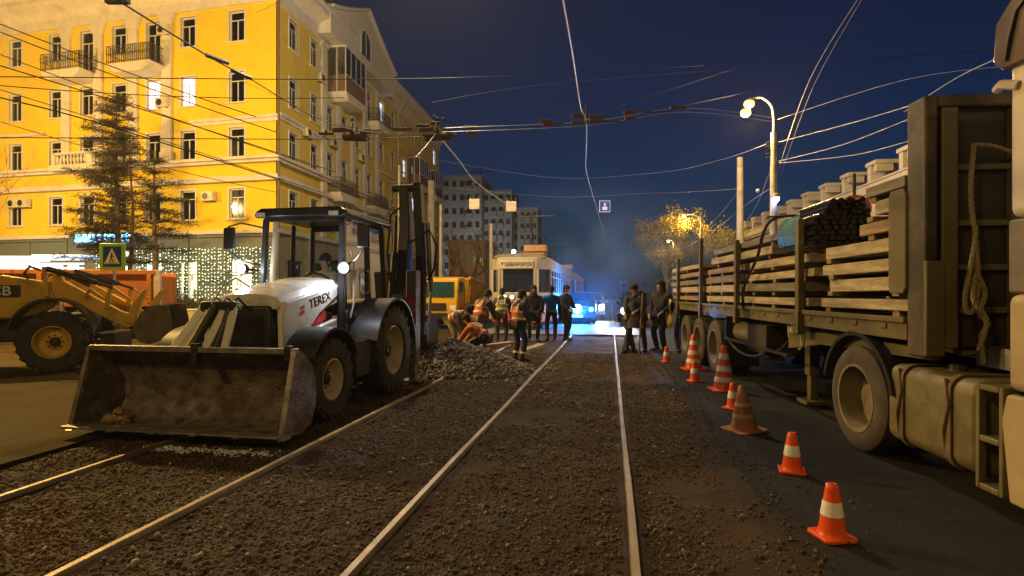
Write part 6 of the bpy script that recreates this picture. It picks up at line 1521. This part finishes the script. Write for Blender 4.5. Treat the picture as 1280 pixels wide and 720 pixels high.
    skinmesh(N, E, skinm, 'body', t)
    for i in (-1, 1):
        MB().sphere(hp(i*.031, -.092, .018), .0105, 8).build('eye', M('eye_dark', (.04, .03, .03), .2), t)
        MB().sphere(hp(i*.082, .005, -.005), .024, 8, (.4, .8, 1.2)).build('ear', skinm, t)
    MB().sphere(hp(0, -.094, -.052), .02, 8, (1.1, .25, .3)).build('mouth', M('lips', (.3, .12, .1), .5), t)
    # clothes
    J = {'pelvis': (pelvis+V((0, 0, -.03)), (.175*widen, .135)), 'waist': (waist, (.165*widen, .13)), 'chest': (chest, (.185*widen, .145)), 'neckb': (neckb, (.11, .10))}
    EJ = [('pelvis', 'waist'), ('waist', 'chest'), ('chest', 'neckb')]
    for i, s in enumerate('lr'):
        J['sh'+s] = (sh[i], .098*widen**.5); J['el'+s] = (el[i], .078*widen**.5); J['wr'+s] = (wr[i]-(wr[i]-el[i]).normalized()*.02, .048); EJ += [('chest', 'sh'+s), ('sh'+s, 'el'+s), ('el'+s, 'wr'+s)]
    jm = cloth('jacket_%d_%d_%d' % tuple(int(c*999) for c in jacket), jacket); jo = skinmesh(J, EJ, jm, 'jacket', t, 2)
    MB().tube([up(0, .01, 1.42), up(0, .0, 1.50)], [.092, .075], 14).build('collar', jm, jo)
    Tn = {'pelvis': (pelvis, (.155*widen, .118))}; ET = []
    for i, s in enumerate('lr'):
        Tn['hi'+s] = (hip[i], .105); Tn['kn'+s] = (kn[i], .080); Tn['an'+s] = (ank[i]+V((0, 0, .02)), .066); ET += [('pelvis', 'hi'+s), ('hi'+s, 'kn'+s), ('kn'+s, 'an'+s)]
    tm_ = cloth('trousers_%d_%d_%d' % tuple(int(c*999) for c in trousers), trousers); to_ = skinmesh(Tn, ET, tm_, 'trousers', t, 2)
    bm2 = M('boot_%d' % int(boots[0]*999), boots, .6)
    for i in (0, 1):
        X_, Y_, Z_ = V((1, 0, 0)), V((0, 1, 0)), V((0, 0, 1)); A_ = ank[i]; T_ = toe[i]
        bb = loft([(A_+V((0, .065, -.03)), .03, .05, X_, Z_), (A_+V((0, .05, -.02)), .048, .066, X_, Z_), (A_+V((0, 0, -.02)), .055, .068, X_, Z_), (A_.lerp(T_, .5)+V((0, 0, -.012)), .052, .055, X_, Z_), (T_+V((0, 0, .0)), .055, .044, X_, Z_), (T_+V((0, -.06, -.004)), .045, .036, X_, Z_), (T_+V((0, -.085, -.01)), .02, .02, X_, Z_)])
        dn = (kn[i]-A_).normalized(); b2 = loft([(A_+V((0, .0, -.03)), .055, .06, X_, Y_), (A_+dn*.08, .058, .062, X_, Y_), (A_+dn*.2, .072, .074, X_, Y_), (A_+dn*.21, .05, .05, X_, Y_)])
        n0 = len(bb.v); bb.v += b2.v; bb.f += [tuple(q+n0 for q in f) for f in b2.f]; bb.build('boot', bm2, t, ang=60)
        if stripe_legs:
            q = kn[i].lerp(ank[i], .62); q2 = kn[i].lerp(ank[i], .74); MB().tube([q, q2], .082, 14).build('reflective_stripe', M('reflective', (.75, .75, .72), .4), to_)
    if vest:
        vm = cloth('vest_%d' % int(vest[1]*999), vest)
        vv = {'p': (pelvis+V((0, 0, .0)), (.187*widen, .150)), 'w': (waist, (.182*widen, .148)), 'c': (chest, (.200*widen, .160)), 'n': (up(0, .01, 1.39), (.15, .125))}
        vo = skinmesh(vv, [('p', 'w'), ('w', 'c'), ('c', 'n')], vm, 'vest', t, 2)
        for zz, rx, ry in ((1.06, .172, .136), (1.22, .182, .142)):
            m = MB(); rings = []
            for z_ in (zz-.026, zz+.026):
                rings.append([up(rx*widen*1.10*math.cos(a*math.pi/10), ry*1.12*math.sin(a*math.pi/10)+.003, z_) for a in range(20)])
            m.add(rings[0]+rings[1], [(a, (a+1) % 20, 20+(a+1) % 20, 20+a) for a in range(20)]); m.build('reflective_stripe', M('reflective', (.75, .75, .72), .4), vo)
        for sx_ in (-1, 1):
            m = MB(); m.tube([up(sx_*.11, -.15, 1.2), up(sx_*.11, -.11, 1.4), up(sx_*.11, .03, 1.475), up(sx_*.11, .13, 1.38), up(sx_*.11, .165, 1.2)], .02, 5); m.build('reflective_stripe', M('reflective', (.75, .75, .72), .4), vo)
    if coat:
        X_, Y_ = V((1, 0, 0)), V((0, 1, 0)); sw = abs(stride)*.18
        loft([(waist+V((0, 0, .04)), .15*widen, .13, X_, Y_), (pelvis, .185*widen, .15+sw*.3, X_, Y_), (pelvis+V((0, 0, -.18)), .205*widen, .165+sw, X_, Y_), (pelvis+V((0, 0, -.30)), .21*widen, .17+sw*1.3, X_, Y_), (pelvis+V((0, 0, -.29)), .17*widen, .14+sw, X_, Y_)], 18).build('coat_skirt', jm, jo, ang=60)
    # headgear
    hm_ = cloth('hat_%d_%d' % (int(hat[0]*999), int(hat[2]*999)), hat)
    if hood:
        fx = hr @ (Matrix.Rotation(headturn, 3, 'Z') @ V((1, 0, 0))); fy = hr @ (Matrix.Rotation(headturn, 3, 'Z') @ V((0, 1, 0)))
        loft([(hp(0, .02, -.17), .15, .13, fx, fy), (hp(0, .045, -.10), .118, .105, fx, fy), (hp(0, .048, -.02), .112, .098, fx, fy), (hp(0, .038, .05), .115, .112, fx, fy), (hp(0, .02, .10), .108, .122, fx, fy), (hp(0, .02, .15), .075, .095, fx, fy), (hp(0, .025, .175), .03, .04, fx, fy)]).build('hood', hm_, t, ang=80)
    else:
        fx = hr @ (Matrix.Rotation(headturn, 3, 'Z') @ V((1, 0, 0))); fy = hr @ (Matrix.Rotation(headturn, 3, 'Z') @ V((0, 1, 0)))
        loft([(hp(0, .008, .035), .096, .112, fx, fy), (hp(0, .008, .06), .103, .118, fx, fy), (hp(0, .01, .10), .098, .112, fx, fy), (hp(0, .012, .14), .075, .088, fx, fy), (hp(0, .014, .165), .035, .045, fx, fy)]).build('hat', hm_, t, ang=80)
        loft([(hp(0, .05, -.075), .06, .04, fx, fy), (hp(0, .045, -.03), .086, .062, fx, fy), (hp(0, .03, .04), .092, .088, fx, fy)]).build('hair', M('hair_dark', (.03, .02, .015), .8), t, ang=80)
    return t
# smoke drifting between the cars and the second tram
sm = MB(); sm.sphere((0, 0, 0), 1, 20, (1, 1, 1)); smm = bpy.data.materials.new('exhaust_smoke'); smm.use_nodes = True; nt = smm.node_tree; nt.nodes.remove(nt.nodes['Principled BSDF'])
tc = nd(nt, 'ShaderNodeTexCoord'); vl = nd(nt, 'ShaderNodeVectorMath', operation='LENGTH'); nt.links.new(tc.outputs['Object'], vl.inputs[0])
r1 = nd(nt, 'ShaderNodeMapRange'); r1.inputs[1].default_value = 1.0; r1.inputs[2].default_value = .25; nt.links.new(vl.outputs['Value'], r1.inputs[0])
n1 = nd(nt, 'ShaderNodeTexNoise'); n1.inputs['Scale'].default_value = 2.4; n1.inputs['Detail'].default_value = 4; n1.inputs['Distortion'].default_value = 1.2; nt.links.new(tc.outputs['Object'], n1.inputs['Vector'])
r2 = nd(nt, 'ShaderNodeMapRange'); r2.inputs[1].default_value = .42; r2.inputs[2].default_value = .66; nt.links.new(n1.outputs['Fac'], r2.inputs[0])
mm = nd(nt, 'ShaderNodeMath', operation='MULTIPLY'); nt.links.new(r1.outputs[0], mm.inputs[0]); nt.links.new(r2.outputs[0], mm.inputs[1])
m3 = nd(nt, 'ShaderNodeMath', operation='MULTIPLY'); nt.links.new(mm.outputs[0], m3.inputs[0]); m3.inputs[1].default_value = SMOKE
pv = nd(nt, 'ShaderNodeVolumePrincipled'); pv.inputs['Color'].default_value = (.5, .7, 1, 1); nt.links.new(m3.outputs[0], pv.inputs['Density']); nt.links.new(pv.outputs[0], nt.nodes['Material Output'].inputs['Volume'])
so_ = sm.build('smoke', smm, None, loc=(-.6, 27, 2.4)); so_.scale = (8, 8, 4.8); tag(so_, 'bluish exhaust smoke drifting around the headlights and the blue lamp', 'smoke', kind='stuff')
ORV = (.90, .20, .02); GV = (.42, .42, .05)
zb_ = -.05
person(G(600, 441, zb_), R(150), 'person in orange reflective vest and grey work trousers bending over the rail, seen from behind', 1.72, lean=R(28), knees=(0, 0), arms=((-.28, -.45, .62), (.24, -.48, .60)), jacket=(.10, .085, .07), trousers=(.20, .17, .13), vest=ORV, headtilt=R(25), widen=1.15)
person(G(627, 430, zb_), R(185), 'person in yellow-green vest and dark hat leaning forward behind the man in the orange vest', 1.74, lean=R(18), arms=((-.26, -.35, .8), (.26, -.35, .82)), jacket=(.06, .06, .05), trousers=(.05, .05, .055), vest=GV, headtilt=R(20), hat=(.015, .02, .04))
person(G(648, 452, zb_), R(140), 'person in orange vest, navy suit and shin stripes standing nearest, beside the gravel heap', 1.62, lean=R(6), arms=((-.22, -.22, .92), (.22, -.3, .95)), jacket=(.035, .04, .07), trousers=(.02, .025, .055), vest=ORV, headtilt=R(20), stripe_legs=True, hat=(.03, .02, .02))
person(G(667, 427, zb_), R(10), 'person in long dark coat and hood facing the camera in front of the tram', 1.78, arms=((-.24, -.16, .90), (.24, -.14, .88)), jacket=(.03, .035, .065), hood=True, coat=True, hat=(.025, .025, .03), widen=1.2)
person(G(689, 426, zb_), R(-170), 'person in bright blue jacket standing with legs apart between the two dark figures', 1.78, stride=.34, arms=((-.25, -.2, .95), (.25, -.18, .95)), jacket=(.01, .13, .60), headturn=R(20), widen=1.2)
person(G(707, 426, zb_), R(60), 'person in dark coat turned sideways right beside the blazing blue light', 1.80, stride=.16, lean=R(4), arms=((-.22, -.30, 1.0), (.22, -.28, 1.02)), jacket=(.02, .03, .06), hat=(.02, .02, .03), coat=True, widen=1.15)
person(G(556, 441, zb_)+Vector((0, 1.0, 0)), R(70), 'person in orange vest doubled over beside the black digging bucket', 1.70, lean=R(72), knees=(0, 0), crouch=.10, arms=((-.2, -.55, .35), (.2, -.55, .35)), jacket=(.03, .03, .035), trousers=(.25, .22, .18), vest=ORV, headtilt=R(10), hat=(.02, .02, .02))
person(G(591, 447, zb_), R(-100), 'person in orange jacket crouching low behind the bent man at the rail', 1.66, lean=R(55), crouch=.42, arms=((-.2, -.45, .2), (.2, -.5, .2)), jacket=(.55, .15, .03), trousers=(.03, .03, .035), vest=ORV, hat=(.03, .03, .03))
person(G(795, 441, zb_), R(-25), 'person in dark work clothes stepping over the rail and leaning on a long bar', 1.78, lean=R(10), stride=.62, arms=((-.12, -.40, .98), (.16, -.38, 1.08)), jacket=(.035, .04, .06), headtilt=R(8), hat=(.015, .015, .02), widen=1.2, coat=True)
person(G(826, 440, zb_), R(-50), 'person in long dark hooded coat standing with hands at the front, beside the last cone', 1.86, arms=((-.24, -.14, .92), (.24, -.2, 1.0)), jacket=(.018, .02, .03), hood=True, coat=True, hat=(.015, .015, .02), widen=1.36)
person(G(853, 446, zb_)+Vector((.1, .6, 0)), R(190), 'person in dark jacket half hidden behind the rear corner of the trailer', 1.74, lean=R(15), arms=((-.25, -.3, .9), (.3, -.3, .95)), jacket=(.03, .03, .035))
drv = person((-4.40, 6.15+1.75, .53), R(-8), 'driver in pale jacket and dark cap sitting inside the glass cab of the white loader', 1.6, crouch=.03, sit=True, arms=((-.18, -.40, 1.25), (.18, -.40, 1.22)), jacket=(.42, .38, .30), lean=R(4))
person(G(787, 443, zb_)+Vector((0, .5, 0)), R(60), 'person in dark jacket stooping low beside the man with the long bar', 1.74, lean=R(42), stride=.4, arms=((-.2, -.5, .7), (.2, -.5, .72)), jacket=(.05, .05, .065), trousers=(.04, .045, .06), hat=(.02, .02, .02), headtilt=R(10), widen=1.15)
# long bar and shovel held by the men
b0 = G(795, 441, zb_); o = MB().tube([(0, 0, 0), (.1, .0, 1.55)], .022, 8).build('pry_bar', M('bar_wood', (.2, .15, .1), .7), None, loc=b0+Vector((.05, -.42, 0))); tag(o, 'long straight bar held upright by the man stepping over the rail', 'bar')
# heaters / cut sleepers and kerb stones near the work spot
for px, py, lw, lb in ((1000, 1000, 0, ''),): pass
for i, (px, py, rz_, lb) in enumerate(((612, 436, -28, 'pale sawn sleeper lying slantwise at the feet of the bending man'), (664, 440, -8, 'pale sleeper end beside the man with shin stripes'))):
    o = MB().box(-.12, .12, -.9, .9, 0, .12).build('wooden_sleeper', timb[0], None, bevel=.012, loc=G(px, py, -.05)+Vector((0, .3, 0)), rot=(0, 0, R(rz_))); tag(o, lb, 'sleeper')
# thin steamy air
m = MB(); m.box(-300, 300, -160, 400, -1.2, 45); hz = m.build('haze', None, None, smooth=False) if False else None
if HAZE > 0:
    me = MB().box(-262, 262, -142, 384, -1.2, 48)
    hm2 = bpy.data.materials.new('haze_air'); hm2.use_nodes = True; nt = hm2.node_tree; nt.nodes.remove(nt.nodes['Principled BSDF'])
    pv = nd(nt, 'ShaderNodeVolumePrincipled'); pv.inputs['Density'].default_value = HAZE; pv.inputs['Color'].default_value = (.9, .93, 1, 1); pv.inputs['Anisotropy'].default_value = .35
    nt.links.new(pv.outputs[0], nt.nodes['Material Output'].inputs['Volume'])
    hz = me.build('haze', hm2, None, smooth=False); tag(hz, 'thin smoky night air over the street', 'haze', kind='stuff')
SPLIT = set('clamp balcony boom_ram cab_frame insulator dipper_ram loader_arm engine mudguard side_skirt mud_flap cab_lower fuel_tank side_cutter gooseneck_side wear_bracket stabiliser_foot grab_handle hose bogie tail_lamp moulding roof_box side_rail wiper air_hose cab_window link_bar backhoe_frame bulkhead_frame corner_post digging_bucket frame step_frame tilt_ram handrail stripe pilaster reflective_stripe under_cable catwalk bell_crank hydraulic_ram steering_wheel balustrade bracket step_box front_axle window_frame window_pillar merlon blue_film hanger bucket_tooth warning_stripe post'.split())
def split_pieces(o, gap=.015):
    me = o.data; n = len(me.vertices); par = list(range(n))
    def find(a):
        while par[a] != a: par[a] = par[par[a]]; a = par[a]
        return a
    for e in me.edges:
        a, b = find(e.vertices[0]), find(e.vertices[1])
        if a != b: par[a] = b
    isl = {}
    for i in range(n): isl.setdefault(find(i), []).append(i)
    boxes = []
    for k, vs in isl.items():
        cs = [me.vertices[i].co for i in vs]; boxes.append([[min(c[a] for c in cs)-gap for a in range(3)], [max(c[a] for c in cs)+gap for a in range(3)], set(vs)])
    ch = True
    while ch:
        ch = False
        for i in range(len(boxes)):
            for j in range(i+1, len(boxes)):
                A, B = boxes[i], boxes[j]
                if all(A[0][a] <= B[1][a] and B[0][a] <= A[1][a] for a in range(3)):
                    A[0] = [min(A[0][a], B[0][a]) for a in range(3)]; A[1] = [max(A[1][a], B[1][a]) for a in range(3)]; A[2] |= B[2]; boxes.pop(j); ch = True; break
            if ch: break
    if not 2 <= len(boxes) <= 16: return
    for q, (_, _, vs) in enumerate(boxes):
        bm = bmesh.new(); bm.from_mesh(me); bm.verts.ensure_lookup_table(); bmesh.ops.delete(bm, geom=[v for v in bm.verts if v.index not in vs], context='VERTS')
        nm = bpy.data.meshes.new(me.name); bm.to_mesh(nm); bm.free(); nm.materials.append(me.materials[0])
        if q == 0: first = nm
        else: c = o.copy(); c.data = nm; COL.objects.link(c)
    o.data = first
for o in list(bpy.data.objects):
    if o.type == 'MESH' and o.parent is not None and o.data.users == 1 and o.name.split('.')[0] in SPLIT and not o.children and len(o.data.vertices) < 1500: split_pieces(o)
print('pipes', cntp, 'objects', len(bpy.data.objects))
